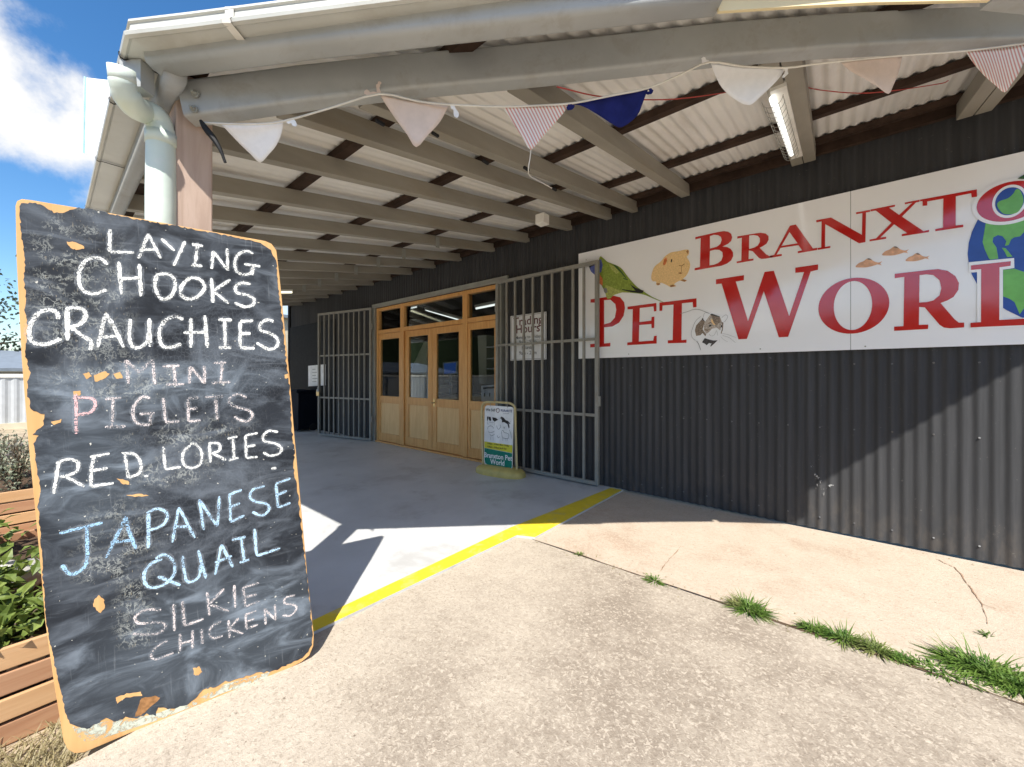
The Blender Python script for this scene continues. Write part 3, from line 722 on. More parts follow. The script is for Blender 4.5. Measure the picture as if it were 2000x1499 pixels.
# cream panel and the white roof sign
cp = [at_d(1404, -60, 1.50), at_d(1404, 22, 1.50), at_d(1560, 12, 1.50), at_d(1700, 5, 1.5), at_d(1935, 0, 1.5), at_d(1935, -60, 1.5)]
MB().prism(cp, FW * .012).build('cream_fascia', M['cream_panel'], ver)
MB().bar(at_d(1945, -25, 1.52), at_d(2300, 10, 1.52), .1, .09).build('edge_tube', M['steel_paint'], ver)
rsn = thing('roof_sign', 'white sign board with turquoise rim standing above the left gutter', 'sign', Vector((-7.3, .7, 2.85)))
a0 = at_d(168, 152, 4.8); a1 = at_d(165, 300, 4.8); ex = Vector((.62, .72, 0)).normalized() * 1.1
MB().prism([a0, a0 + ex, a1 + ex, a1], FW * .03).build('panel', M['white_paint'], rsn)
tq = mat('turquoise', (.50, .80, .80), .4)
for p, q in ((a0, a1),): MB().bar(p, q, .009, .04, FW).build('rim', tq, rsn)
MB().bar(a1 + ex * .5 - UP * 1.35, a1 + ex * .5, .06, .06, FW).build('bracket', M['steel_grey'], rsn)

# ------------------------------------------------------------------ lights under the veranda
fl_ = thing('tube_light', 'lit caged fluorescent tube on a rafter above the shop sign', 'tube light', at_y(1530, 250, 3.6))
rxx = rx[1] - .03
L0 = Vector((rxx, 2.55, rz(2.55) - .157)); L1 = Vector((rxx, 3.98, rz(3.98) - .157))
MB().bar(L0, L1, .075, .03, Vector((0, -SL, 1))).build('housing', M['off_white'], fl_)
tl0 = L0 + Vector((-.03, .05, -.028)); tl1 = L1 + Vector((-.03, -.12, -.028))
MB().tube([tl0, tl1], .017, 10).build('tube', M['lit_tube'], fl_)
cg = MB()
for k in range(15):
    p = tl0.lerp(tl1, k / 14); cg.tube([p + Vector((.05 * math.cos(a), 0, .05 * math.sin(a) - .0)) for a in [math.pi + math.pi * j / 8 for j in range(9)]], .0016, 5)
for a in (1.05, 1.3, 1.5, 1.7, 1.95):
    o_ = Vector((.05 * math.cos(math.pi * a), 0, .05 * math.sin(math.pi * a))); cg.tube([tl0 + o_, tl1 + o_], .0014, 5)
cg.build('wire_cage', M['gate_paint'], fl_)
f2 = thing('tube_light', 'yellowish lit fluorescent tube far along the veranda ceiling', 'tube light', at_y(570, 563, 3.0))
rx2 = -8.05; a = Vector((rx2, 1.9, rz(1.9) - .20)); b = Vector((rx2, 3.02, rz(3.02) - .20))
MB().bar(a + UP * .03, b + UP * .03, .09, .03, Vector((0, -SL, 1))).build('housing', M['off_white'], f2)
MB().tube([a, b], .022, 10).build('tube', M['lit_tube_yellow'], f2)
jb = thing('junction_box', 'small square white junction box on a rafter end', 'junction box', at_y(1060, 430, 3.9))
p = at_y(1060, 430, 3.35); MB().box((p.x - .06, p.y - .05, p.z - .05), (p.x + .05, p.y + .05, p.z + .055)).build('box_body', M['off_white'], jb, bevel=.006)
MB().box((p.x - .055, p.y - .056, p.z - .045), (p.x + .045, p.y - .051, p.z + .05)).build('cover', M['off_white'], jb)

# ------------------------------------------------------------------ bunting
fdep = lambda x: bdep(x) - .048
def cord_pt(px, py, d=0): return at_d(px, py, fdep(px))
bu = thing('bunting', 'string of triangular white, pink, striped and navy cloth flags along the beam', 'bunting', at_d(900, 200, 1.76))
cpts = [(392, 240), (432, 242), (500, 243), (555, 237), (650, 210), (741, 184), (815, 198), (880, 205), (985, 209), (1060, 206), (1118, 202), (1200, 186), (1268, 172), (1330, 146), (1385, 122), (1450, 130), (1533, 133), (1590, 126), (1645, 120), (1760, 109), (1885, 100), (2010, 84), (2140, 66)]
cp3 = [cord_pt(x, y, 1.765) for i, (x, y) in enumerate(cpts)]
cb = MB(); cb.tube(catmull(cp3, 3), .0042, 6); cb.build('cord', M['cord_white'], bu, smooth=True)
flags = [
 ('fabric_white', 'white cloth flag nearest the post', [(430, 241), (470, 243), (510, 242), (554, 236)], [(550, 260), (540, 284), (525, 302), (508, 318), (490, 302), (468, 281), (448, 260)]),
 ('fabric_pink', 'plain pale pink flag with a pink knot', [(741, 184), (785, 195), (830, 200), (878, 204)], [(868, 224), (856, 243), (838, 262), (813, 288), (795, 263), (775, 236), (757, 210)]),
 ('fabric_stripe', 'red and white striped flag with a hanging string', [(980, 207), (1020, 208), (1070, 206), (1113, 202)], [(1100, 222), (1080, 245), (1058, 270), (1037, 293), (1022, 272), (1008, 250), (994, 228)]),
 ('fabric_navy', 'dark navy blue flag', [(1118, 204), (1160, 195), (1215, 183), (1269, 170)], [(1262, 184), (1255, 203), (1244, 227), (1215, 249), (1196, 243), (1170, 226), (1140, 209)]),
 ('fabric_white', 'white flag in front of the caged light', [(1388, 124), (1435, 129), (1485, 131), (1534, 132)], [(1524, 150), (1506, 170), (1484, 190), (1463, 206), (1434, 194), (1410, 172), (1398, 150)]),
 ('fabric_pink', 'plain pale pink flag with one side turned', [(1640, 121), (1680, 116), (1720, 112), (1763, 107)], [(1758, 130), (1752, 150), (1744, 168), (1735, 184), (1715, 171), (1690, 155), (1662, 140)]),
 ('fabric_stripe', 'pink and white striped flag cut by the picture edge', [(1885, 100), (1925, 98), (1970, 93), (2012, 84)], [(2003, 112), (1990, 143), (1975, 165), (1962, 181), (1945, 168), (1922, 148), (1902, 125)]),
]
for k, (mt, lb, top, rest) in enumerate(flags):
    out = catmull([Vector((x, y, 0)) for x, y in top], 5) + catmull([Vector((x, y, 0)) for x, y in [top[-1]] + rest + [top[0]]], 3)[1:-1]
    mb = MB(); x0_ = min(p.x for p in out); x1_ = max(p.x for p in out); y0_ = min(p.y for p in out)
    cx = sum(p.x for p in out) / len(out); cy = sum(p.y for p in out) / len(out)
    def lift(p):
        u = (p.x - x0_) / (x1_ - x0_); v = (p.y - y0_) / 90
        return at_d(p.x, p.y, fdep(p.x) + .010 + (.075 * v if k == 0 else .02 * v) + .012 * math.sin(5.5 * u + k * 1.7) * (.15 + v) + .010 * v * math.sin(k * 2.1))
    # rings towards the middle let the cloth curve
    rings = [[lift(Vector((cx + (p.x - cx) * f, cy + (p.y - cy) * f, 0))) for p in out] for f in (1, .8, .6, .4, .2)]
    cen = lift(Vector((cx, cy, 0))); m_ = len(out)
    for r_ in rings: mb.v += r_
    mb.v.append(cen); ci = len(mb.v) - 1
    for a in range(4):
        for j in range(m_): j2 = (j + 1) % m_; mb.f.append((a * m_ + j, a * m_ + j2, (a + 1) * m_ + j2, (a + 1) * m_ + j))
    for j in range(m_): mb.f.append((4 * m_ + j, 4 * m_ + (j + 1) % m_, ci))
    ang = .12 if k == 2 else .0
    fo = mb.build('flag', M[mt], bu, smooth=True, label=lb, uvf=lambda p: ((p - CAM).dot(RT) * math.cos(.5) + p.z * math.sin(.5), p.z))
    so_ = fo.modifiers.new('cloth', 'SOLIDIFY'); so_.thickness = .0012
kn = [((560, 236), (575, 240), (572, 246), 'fabric_white'), ((741, 184), (738, 170), (743, 160), 'fabric_pink'), ((741, 184), (722, 183), (712, 178), 'fabric_pink'), ((880, 205), (888, 214), (893, 230), 'fabric_white'), ((1116, 202), (1110, 214), (1122, 206), 'fabric_navy'), ((1385, 122), (1374, 120), (1376, 112), 'fabric_white'), ((1534, 133), (1536, 143), (1528, 152), 'fabric_white'), ((1268, 172), (1272, 180), (1262, 183), 'fabric_navy')]
for a, b, c, mt in kn: MB().ribbon(catmull([at_d(*q, fdep(q[0])) for q in (a, b, c)], 4), .009, FW, .4).build('knot', M[mt], bu)
hs = [at_d(1037, 293, 1.775), at_d(1035, 310, 1.79), at_d(1032, 332, 1.81), at_d(1036, 345, 1.9), at_d(1060, 358, 2.1), at_d(1078, 368, 2.3)]
MB().tube(catmull(hs, 5), .0025, 5).build('loose_string', M['cord_white'], bu)
rc = [at_d(1088, 170, 1.75), at_d(1180, 190, 1.9), at_d(1300, 195, 2.1), at_d(1412, 182, 2.3), at_d(1520, 160, 2.45), at_d(1600, 176, 2.5), at_d(1700, 182, 2.5), at_d(1830, 165, 2.55), at_d(1852, 158, 2.55)]
MB().tube(catmull(rc, 5), .003, 5).build('red_string', M['ribbon_red'], label='thin red string sagging below the roof sheets behind the flags', category='string')
tie = MB(); tc = catmull([at_d(392, 236, 1.64), at_d(402, 252, 1.64), at_d(418, 272, 1.645), at_d(430, 292, 1.65), at_d(440, 318, 1.66)], 5)
tie.tube(tc, [.006 + .012 * math.sin(math.pi * min(1, k / len(tc) * 1.1)) * (1 - k / len(tc)) for k in range(len(tc))], 8)
tie.build('black_strap', M['black'], label='black strap dangling from the beam end beside the post', category='strap')

# ================================================================== SIGN ON THE WALL
YS = YW - .022
def sg(px, py, off=0.0): return at_y(px, py, YS - off)
bs = thing('shop_sign', 'large white shop sign with red capitals, animals and a globe', 'sign', Vector((-.5, YS, 1.62)))
ZB, ZTOP = 1.621, 2.958
xs_, xm = at_y(1130, 600, YS).x, at_y(1661.5, 500, YS).x
wid = xm - xs_
for a, b in ((xs_, xm - .0015), (xm + .0015, xm + 2.44)): MB().box((a, YS, ZB), (b, YS + .006, ZTOP)).build('panel', M['sign_white'], bs)
def zoomer(ox, oy, f): return lambda pts: [(ox + x / f, oy + y / f) for x, y in pts]
Z1 = zoomer(1340, 440, 9.995); Z2 = zoomer(1500, 360, 6.6633); Z3 = zoomer(1700, 320, 6.6633); Z4 = zoomer(1380, 500, 6.6633)
Z5 = zoomer(1660, 480, 5.879); S1 = zoomer(1120, 450, 5.263); Z6 = zoomer(1340, 590, 14.28)
def shape(name, mt, pts, holes=(), off=.003, parent=None, dx=0.0, sm=False, label=None):
    mk = lambda l: [sg(x, y, off) + Vector((dx, 0, 0)) for x, y in l]
    P = mk(pts); H = [mk(h) for h in holes]
    if sm: P = catmull(P, 4, True)
    tags = {'label': label} if label else {}
    return MB().prism(P, (0, .0012, 0), H).build(name, M[mt], parent or bs, **tags)
letters = {
 'P': (S1([(175,712),(420,675),(480,690),(520,740),(530,800),(515,880),(470,950),(400,990),(315,1000),(315,1165),(380,1158),(378,1195),(172,1205),(172,1172),(230,1165),(240,745),(175,745)]), [S1([(315,720),(380,715),(430,760),(440,820),(425,900),(380,950),(315,968)])]),
 'E': (S1([(555,787),(852,748),(852,832),(828,836),(822,785),(682,800),(678,945),(800,930),(803,892),(832,888),(830,1005),(803,1008),(800,965),(676,975),(672,1145),(820,1135),(828,1088),(856,1085),(855,1165),(553,1183),(553,1155),(602,1150),(610,812),(555,814)]), []),
 'T': (S1([(884,745),(1265,700),(1265,790),(1230,795),(1225,740),(1115,752),(1110,1130),(1162,1125),(1162,1158),(970,1163),(970,1133),(1020,1130),(1028,765),(915,775),(912,828),(884,830)]), []),
 'B': (Z1([(180,235),(650,130),(740,118),(820,130),(880,170),(900,240),(880,310),(820,365),(710,420),(800,430),(870,465),(915,530),(918,610),(880,690),(800,750),(690,795),(165,885),(170,840),(270,820),(285,255),(180,280)]), [Z1([(465,215),(540,190),(620,195),(680,230),(695,290),(670,370),(600,425),(465,460)]), Z1([(465,505),(560,480),(650,485),(710,530),(718,610),(690,690),(620,745),(540,775),(455,790)])]),
 'R': (Z1([(1000,222),(1340,165),(1450,150),(1550,165),(1610,215),(1610,290),(1570,365),(1500,410),(1435,445),(1560,570),(1620,605),(1690,598),(1690,627),(1560,655),(1470,662),(1420,640),(1300,510),(1225,495),(1220,665),(1318,655),(1315,690),(990,745),(985,715),(1078,695),(1088,248),(998,265)]), [Z1([(1232,205),(1320,195),(1400,210),(1440,260),(1440,330),(1400,400),(1330,440),(1228,470)])]),
 'A': (Z2([(285,542),(362,525),(585,838),(640,829),(640,857),(388,900),(388,875),(445,862),(395,795),(165,830),(110,918),(180,910),(178,935),(28,960),(28,932),(80,920)]), [Z2([(280,625),(385,770),(175,805)])]),
 'N': (Z2([(628,470),(820,435),(1222,660),(1228,378),(1148,392),(1145,368),(1328,336),(1328,360),(1275,369),(1268,755),(1185,770),(745,520),(742,818),(812,805),(810,830),(645,857),(645,832),(692,826),(698,485),(630,498)]), []),
 'X': (Z3([(0,598),(322,535),(318,560),(245,575),(375,668),(545,508),(450,530),(448,508),(640,470),(640,494),(595,505),(410,690),(690,878),(765,862),(762,890),(408,945),(408,918),(480,905),(310,790),(130,962),(205,952),(205,978),(-11,1012),(-11,989),(75,972),(275,770),(70,610),(0,622)]), []),
 'T2': (Z3([(648,469),(1385,335),(1388,430),(1318,440),(1312,385),(1112,425),(1110,805),(1208,795),(1208,825),(845,880),(845,852),(945,832),(950,455),(740,492),(740,545),(680,550),(678,486),(648,492)]), []),
 'W': (Z4([(122,308),(488,252),(485,318),(380,335),(540,850),(755,210),(875,195),(1075,785),(1270,212),(1155,222),(1155,155),(1452,112),(1450,182),(1355,205),(1062,1055),(940,1060),(745,460),(525,1082),(415,1088),(195,362),(122,370)]), []),
 'R2': (Z5([(515,325),(900,280),(1010,270),(1120,290),(1210,350),(1252,430),(1245,510),(1190,590),(1120,630),(1040,660),(1200,845),(1250,885),(1312,885),(1312,940),(1150,950),(1080,942),(1030,910),(860,710),(795,705),(792,912),(900,908),(897,958),(508,980),(508,932),(615,925),(625,360),(515,375)]), [Z5([(800,340),(880,330),(960,340),(1030,400),(1050,490),(1030,570),(960,630),(880,650),(795,655)])]),
 'L': (Z5([(1390,228),(1848,180),(1845,232),(1718,250),(1715,855),(2120,832),(2165,720),(2225,715),(2200,905),(1385,940),(1385,888),(1505,880),(1508,270),(1390,280)]), []),
}
for k in ('P', 'E', 'T', 'B', 'R', 'A', 'N', 'X', 'T2', 'W', 'R2'): shape('letter', 'sign_red', *letters[k])
shape('letter', 'sign_red', *letters['L'], off=.0075)
def ell(cx, cz, rx_, rz_, off, n=48): return [Vector((cx + rx_ * math.cos(2 * math.pi * k / n), YS - off, cz + rz_ * math.sin(2 * math.pi * k / n))) for k in range(n)]
def ell_ext(l, r, t, b):                                  # ellipse from its four extremes in the photograph
    L, Rr, T, B = sg(*l), sg(*r), sg(*t), sg(*b); return (L.x + Rr.x) / 2, (T.z + B.z) / 2, (Rr.x - L.x) / 2, (T.z - B.z) / 2
o = ell_ext((1598.4, 600), (1736.9, 592), (1677, 542), (1667, 652)); i_ = ell_ext((1628.4, 600), (1703.4, 592), (1667, 549.4), (1660, 645.3))
MB().prism(ell(*o, .003), (0, .0012, 0), [ell(*i_, .003)]).build('letter', M['sign_red'], bs)
# globe behind the second word
pts = [sg(*p) for p in [(1889.4, 492.6)] + Z5([(1430, 380), (1760, 735), (1930, 800)]) + Z3([(1405, 715)])]
import numpy as np
A_ = np.array([[2 * p.x, 2 * p.z, 1] for p in pts]); bb = np.array([p.x ** 2 + p.z ** 2 for p in pts]); sol = np.linalg.lstsq(A_, bb, rcond=None)[0]
gcx, gcz = sol[0], sol[1]; gr = math.sqrt(sol[2] + gcx ** 2 + gcz ** 2)
gl = MB().prism(ell(gcx, gcz, gr, gr, .003), (0, .0012, 0)).build('globe', M['globe_blue'], bs)
def inglobe(pts3):
    out = []
    for p in pts3:
        v = Vector((p.x - gcx, 0, p.z - gcz)); l = v.length
        if l > gr * .995: v *= gr * .995 / l
        out.append(Vector((gcx + v.x, p.y, gcz + v.z)))
    return out
for pts_ in (Z3([(1500,770),(1480,900),(1460,1020),(1490,1120),(1540,1230),(1560,1250),(1665,1235),(1640,1090),(1590,1020),(1600,960),(1660,930),(1720,945),(1770,1010),(1750,1070),(1800,1060),(1830,990),(1870,960),(1950,945),(2000,890),(2150,800),(2300,720),(2300,600),(1900,760),(1700,790)]),
             Z3([(1710,1095),(1760,1100),(1850,1210),(1780,1215),(1750,1150)]), Z5([(1760,280),(1890,265),(1960,290),(2100,330),(2150,500),(2050,650),(1950,790),(1890,650),(1830,610),(1760,585)]),
             Z3([(2500,900),(2560,820),(2660,860),(2680,1050),(2600,1150),(2520,1050)])):
    MB().prism(inglobe([sg(x, y, .0045) for x, y in pts_]), (0, .0012, 0)).build('land', M['globe_green'], gl)
wl = Z5([(1365,192),(1885,143),(1888,258),(1757,277),(1757,850),(2090,822),(2130,690),(2260,685),(2235,935),(1460,960),(1460,305),(1365,312)])
shape('letter_outline', 'sign_white', wl, off=.006)
oc = sg(1970.9, 394.6); ol = sg(1907, 400); ot = sg(1971, 356.5)
rx_, rz_ = oc.x - ol.x, ot.z - oc.z
MB().prism(ell(oc.x, oc.z, rx_ + .022, rz_ + .022, .006), (0, .0012, 0)).build('letter_outline', M['sign_white'], bs)
MB().prism(ell(oc.x, oc.z, rx_, rz_, .0075), (0, .0012, 0)).build('letter', M['sign_red'], bs)
hx_ = oc.x - sg(1700 + 1580 / 6.6633, 395).x; hz_ = sg(1970.9, 320 + 285 / 6.6633).z - oc.z
MB().prism(ell(oc.x, oc.z, hx_, hz_, .009), (0, .0012, 0)).build('letter_outline', M['sign_white'], bs)
MB().prism(ell(oc.x, oc.z, hx_ * .83, hz_ * .84, .0105), (0, .0012, 0)).build('globe', M['globe_blue'], bs)
shape('land', 'globe_green', Z3([(1650,540),(1680,490),(1790,450),(1860,390),(1890,340),(1940,340),(1985,430),(1985,520),(1930,620),(1850,655),(1750,655),(1690,615)]), off=.012, sm=True)
shape('letter', 'sign_red', *letters['N'], dx=(oc.x + rx_ + .05) - sg(1594, 430).x)
dl = Vector((sg(*Z5([(2270, 800)])[0]).x, 0, 0)).x; zb_, zt_ = sg(1900, 640).z, sg(1900, 515).z
dcurve = [(dl, zb_), (dl, zt_), (dl + .26, zt_)] + [(dl + .26 + .2 * math.sin(a), (zb_ + zt_) / 2 + (zt_ - zb_) / 2 * math.cos(a)) for a in [math.pi * k / 14 for k in range(1, 14)]] + [(dl + .26, zb_)]
din = [(dl + .14, zb_ + .04), (dl + .14, zt_ - .04), (dl + .24, zt_ - .04)] + [(dl + .24 + .1 * math.sin(a), (zb_ + zt_) / 2 + ((zt_ - zb_) / 2 - .04) * math.cos(a)) for a in [math.pi * k / 12 for k in range(1, 12)]] + [(dl + .24, zb_ + .04)]
MB().prism([Vector((x, YS - .0075, z)) for x, z in dcurve], (0, .0012, 0), [[Vector((x, YS - .0075, z)) for x, z in din]]).build('letter', M['sign_red'], bs)
shape('leaf_picture', 'leaf_green_dark', Z3([(1915,195),(2000,145),(2100,130),(2100,190),(2000,200)]), off=.013)
# animals
f0 = [(1140,1078),(1180,1030),(1240,1005),(1290,970),(1330,970),(1380,1005),(1440,1020),(1485,1005),(1460,1035),(1480,1055),(1430,1045),(1380,1060),(1300,1080),(1230,1085)]
for dx_, dy_, k_ in ((0, 0, 1), (345, -155, 1), (650, -80, .9)):
    pf = [((x - 1140) * k_ + 1140 + dx_, (y - 1078) * k_ + 1078 + dy_) for x, y in f0]
    fsh = shape('fish_picture', 'fish_orange', Z2(pf), sm=True)
    shape('fin', 'rat_brown', Z2([pf[3], ((pf[3][0] + pf[4][0]) / 2, pf[3][1] - 6), pf[4], ((pf[4][0] + pf[5][0]) / 2, (pf[4][1] + pf[5][1]) / 2 + 4), (pf[3][0] + 8, pf[3][1] + 14)]), off=.0046, parent=fsh)
gpg = shape('guinea_pig_picture', 'tan_fur', S1([(800,470),(830,380),(900,320),(940,270),(1000,230),(1080,215),(1150,200),(1185,205),(1185,250),(1165,275),(1195,330),(1195,390),(1165,460),(1120,510),(1165,515),(1140,530),(1090,520),(1035,555),(1055,575),(1000,585),(970,570),(900,540),(880,565),(850,560),(850,530),(810,520)]), sm=True)
for pts_, mt in (([(920,350),(930,300),(955,280),(962,310),(950,345),(930,365)], 'orange_pic'), ([(1000,325),(1004,298),(1016,298),(1014,320),(1006,332)], 'ink_black'), ([(1158,222),(1172,204),(1184,212),(1178,245)], 'tan_dark'), ([(1072,440),(1100,432),(1120,440),(1100,452)], 'tan_dark'), ([(1085,358),(1110,364),(1140,344),(1142,350),(1112,371),(1085,366)], 'tan_dark'), ([(1109,366),(1113,366),(1112,430),(1108,430)], 'tan_dark'), ([(1100,515),(1130,504),(1166,516),(1140,530)], 'tan_dark'), ([(990,572),(1020,560),(1052,574),(1000,586)], 'tan_dark'), ([(850,548),(880,545),(895,555),(868,566)], 'tan_dark')):
    shape('marking', mt, S1(pts_), off=.0045, parent=gpg)
lk = shape('parrot_picture', 'green_pic', S1([(270,275),(310,290),(345,322),(400,345),(450,365),(500,400),(560,480),(640,570),(715,625),(800,680),(930,742),(850,715),(720,662),(600,645),(500,640),(420,665),(380,700),(345,700),(325,640),(285,560),(255,500),(250,400)]), off=.0045, sm=True)
for pts_, mt, of in (([(330,560),(420,600),(520,630),(600,642),(500,640),(420,664),(380,698),(345,698),(328,640)], 'green_light', .0056), ([(360,340),(420,372),(470,430),(440,450),(390,400)], 'green_light', .0056), ([(215,455),(255,430),(300,500),(300,570),(275,555),(240,510)], 'orange_pic', .006), ([(165,390),(185,345),(235,318),(285,300),(300,360),(285,430),(215,457),(180,425)], 'blue_head', .0065), ([(158,372),(180,348),(210,345),(212,364),(182,372),(166,392)], 'ink_black', .0075),
                 ([(580,555),(640,592),(722,622),(712,645),(690,648),(600,638),(498,614),(498,606),(600,620),(640,625)], 'ink_black', .006), ([(505,490),(555,500),(560,512),(520,505)], 'leaf_green_dark', .006), ([(400,350),(450,370),(500,430),(545,490),(535,492),(480,430),(430,380)], 'leaf_green_dark', .006), ([(310,590),(345,600),(350,640),(325,650),(312,625)], 'ink_grey', .006)):
    shape('marking', mt, S1(pts_), off=of, parent=lk)
rb = shape('rat_picture', 'sign_white', Z6([(400,410),(280,520),(200,680),(140,860),(160,980),(290,1090),(400,1340),(700,1250),(900,1050),(1000,880),(1040,600),(1150,440),(1100,360),(950,400),(680,340),(560,300)]), off=.002)
for pts_, mt, of in (([(540,545),(680,350),(940,410),(1000,560),(985,700),(950,800),(860,720),(720,750),(650,830),(570,890),(500,800),(500,620)], 'rat_pale', .0041), ([(430,500),(530,550),(500,620),(480,700),(460,760),(500,830),(560,900),(540,960),(460,870),(400,930),(280,950),(245,800),(280,660),(380,550)], 'rat_brown', .0045), ([(680,350),(760,370),(940,420),(960,560),(900,600),(870,650),(830,650),(770,580),(740,500),(720,430)], 'rat_brown', .0045),
                 ([(670,350),(720,330),(940,405),(930,430),(800,395),(700,375)], 'rat_dark', .006), ([(430,485),(470,440),(490,510),(540,545),(480,530)], 'rat_dark', .006), ([(520,1010),(640,1050),(760,1080),(880,1072),(800,1150),(700,1240),(670,1240),(710,1160),(640,1150),(570,1210),(530,1170),(445,1130)], 'rat_dark', .0045),
                 ([(635,690),(650,640),(700,630),(705,660),(665,700)], 'ink_black', .006), ([(965,700),(975,650),(1000,650),(998,712)], 'ink_black', .006), ([(1000,560),(1040,580),(1025,780),(985,890),(965,880),(1000,760)], 'rat_brown', .0045), ([(500,740),(580,770),(680,760),(600,810),(520,800)], 'rat_brown', .0045), ([(600,600),(690,560),(720,570),(640,615)], 'rat_brown', .0045), ([(740,500),(770,580),(830,650),(760,640),(700,560),(690,470)], 'tan_fur', .0043)):
    shape('marking', mt, Z6(pts_), off=of, parent=rb)
wk = MB()
for l, hw in (([(-160,330),(0,285),(100,250),(200,215),(350,215),(500,265),(660,330)], .0022), ([(420,400),(280,520),(200,680),(145,860),(165,990),(270,1090)], .0015), ([(480,440),(500,340),(560,300),(640,320)], .0012), ([(990,450),(1040,400),(1110,360),(1155,400),(1150,450),(1080,550),(1040,560)], .0014), ([(290,1090),(350,1180),(410,1350)], .0028), ([(1000,885),(1150,910),(1400,1000)], .0011), ([(1000,930),(1200,1000),(1380,1140)], .0011), ([(960,960),(1060,1060),(1170,1120)], .0008), ([(920,1030),(935,1130)], .0008), ([(640,900),(700,950),(790,920),(850,800),(880,940)], .0011)):
    wk.ribbon(catmull([sg(x, y, .0062) for x, y in Z6(l)], 4), hw, Vector((0, -1, 0)))
wk.build('drawn_line', M['ink_grey'], rb)
# fixing screws of the sign
sw = MB()
for px, py in ((1228, 692), (1485, 682), (1690, 677), (1145, 508)): p = sg(px, py, .001); sw.tube([p, p - Vector((0, .003, 0))], .006, 8)
sw.build('screw', M['steel_grey'], bs)

# ------------------------------------------------------------------ trading hours board behind the gate
th = thing('trading_hours_sign', 'white trading hours board on the wall behind the right gate bars', 'sign', at_y(1032, 660, YS))
a_, b_, c_, d_ = (at_y(x, y, YS) for x, y in ((997, 618), (1067, 609), (1067, 702), (997, 705)))
tx0, tx1, tz0, tz1 = a_.x, b_.x, (c_.z + d_.z) / 2, (a_.z + b_.z) / 2
MB().box((tx0, YS, tz0), (tx1, YS + .008, tz1)).build('panel', M['sign_white'], th)
e = .012; bd = MB()
for q in (((tx0 + e, tz0 + e), (tx1 - e, tz0 + e + .006)), ((tx0 + e, tz1 - e - .006), (tx1 - e, tz1 - e)), ((tx0 + e, tz0 + e + .006), (tx0 + e + .006, tz1 - e - .006)), ((tx1 - e - .006, tz0 + e + .006), (tx1 - e, tz1 - e - .006))): bd.box((q[0][0], YS - .0015, q[0][1]), (q[1][0], YS - .0002, q[1][1]))
bd.build('border_line', M['ink_grey'], th)
tcx = (tx0 + tx1) / 2; tw = tx1 - tx0; thh = tz1 - tz0
for txt, sz, v, mt, bo in (('Trading', .165, .77, 'ink_maroon', .0015), ('Hours', .165, .60, 'ink_maroon', .0015), ('Monday to Friday', .062, .47, 'ink_black', .0004), ('9am - 5pm', .07, .36, 'ink_black', .0004), ('Saturday', .062, .24, 'ink_black', .0004), ('9am - 2pm', .07, .12, 'ink_black', .0004)):
    k_ = tw / .62
    text_mesh(txt, sz * k_, lambda x, y: Vector((tcx + x, YS - .002, tz0 + v * thh + y)), bo).build('lettering', M[mt], th)
# notice on the far wall and the bin below it
nx = thing('wall_notice', 'white paper notice with faint print on the far dark wall', 'notice', at_y(618, 735, YW - .03))
a_, b_, c_, d_ = (at_y(x, y, YW - .03) for x, y in ((602, 715), (636, 712), (636, 753), (602, 755)))
MB().prism([a_, b_, c_, d_], (0, .004, 0)).build('sheet', M['white_paint'], nx)
pr = MB()
for k in range(5): pr.ribbon([at_y(610, 722 + 6 * k, YW - .0315), at_y(616 + (k * 3) % 5, 721.6 + 6 * k, YW - .0315)], .012, Vector((0, -1, 0)))
pr.build('print', M['ink_grey'], nx)
bi = thing('wheelie_bin', 'dark navy bin standing against the far wall under the notice', 'bin', (-10.15, 4.05, ZS))
MB().prism([Vector((-10.42, 3.85, ZS + .05)), Vector((-9.9, 3.85, ZS + .05)), Vector((-9.82, 3.82, 1.0)), Vector((-10.5, 3.82, 1.0))], (0, .42, 0)).build('bin_body', M['navy_bin'], bi, bevel=.02)
MB().box((-10.53, 3.78, 1.0), (-9.79, 4.27, 1.07)).build('lid', M['navy_bin'], bi, bevel=.02)
for x in (-10.4, -9.92): MB().tube([(x, 4.2, ZS + .09), (x + .05, 4.2, ZS + .09)], .09, 14).build('wheel', M['black'], bi)

# ------------------------------------------------------------------ security gates
GW, GH, GZ = 1.67, 2.75, .02
gt = thing('security_gate', 'grey steel bar gate folded back beside the shop sign', 'gate', Vector((DX1 - .005, YW - .085, ZS)), 'barred entrance gates')
O = WL[gt.name]
f_ = MB(); T = .045
def gb(mb, x0, x1, z0, z1, t=T): mb.box((O.x + x0, O.y - t / 2, O.z + z0), (O.x + x1, O.y + t / 2, O.z + z1))
gb(f_, 0, T, GZ, GH); gb(f_, GW - T, GW, GZ, GH); gb(f_, T, GW - T, GZ, GZ + T, T * .98); gb(f_, T, GW - T, GH - T, GH, T * .98)
f_.build('frame', M['gate_paint'], gt, bevel=.003)
nb_ = 9
for z in (.85, 1.78): cr_ = MB(); gb(cr_, T, GW - T, z, z + .035, .012); cr_.build('crossbar', M['gate_paint'], gt)
for k in range(nb_):
    x = T + (GW - 2 * T) * (k + 1) / (nb_ + 1); b_ = MB(); gb(b_, x - .0135, x + .0135, GZ + T, GH - T, .027); b_.build('bar', M['gate_paint'], gt)
lk_ = MB(); gb(lk_, GW - .004, GW + .02, .98, 1.1, .03); lk_.build('latch', M['steel_grey'], gt)
hg = MB()
for z in (.4, 2.3): hg.tube([(O.x - .012, O.y, O.z + z), (O.x - .012, O.y, O.z + z + .12)], .014, 8)
hg.build('hinge', M['steel_grey'], gt)
g2 = dup(gt, Vector((DX0 - .05, YW - .10, ZS)), math.pi + R(12), 'grey steel bar gate standing ajar left of the entrance doors')
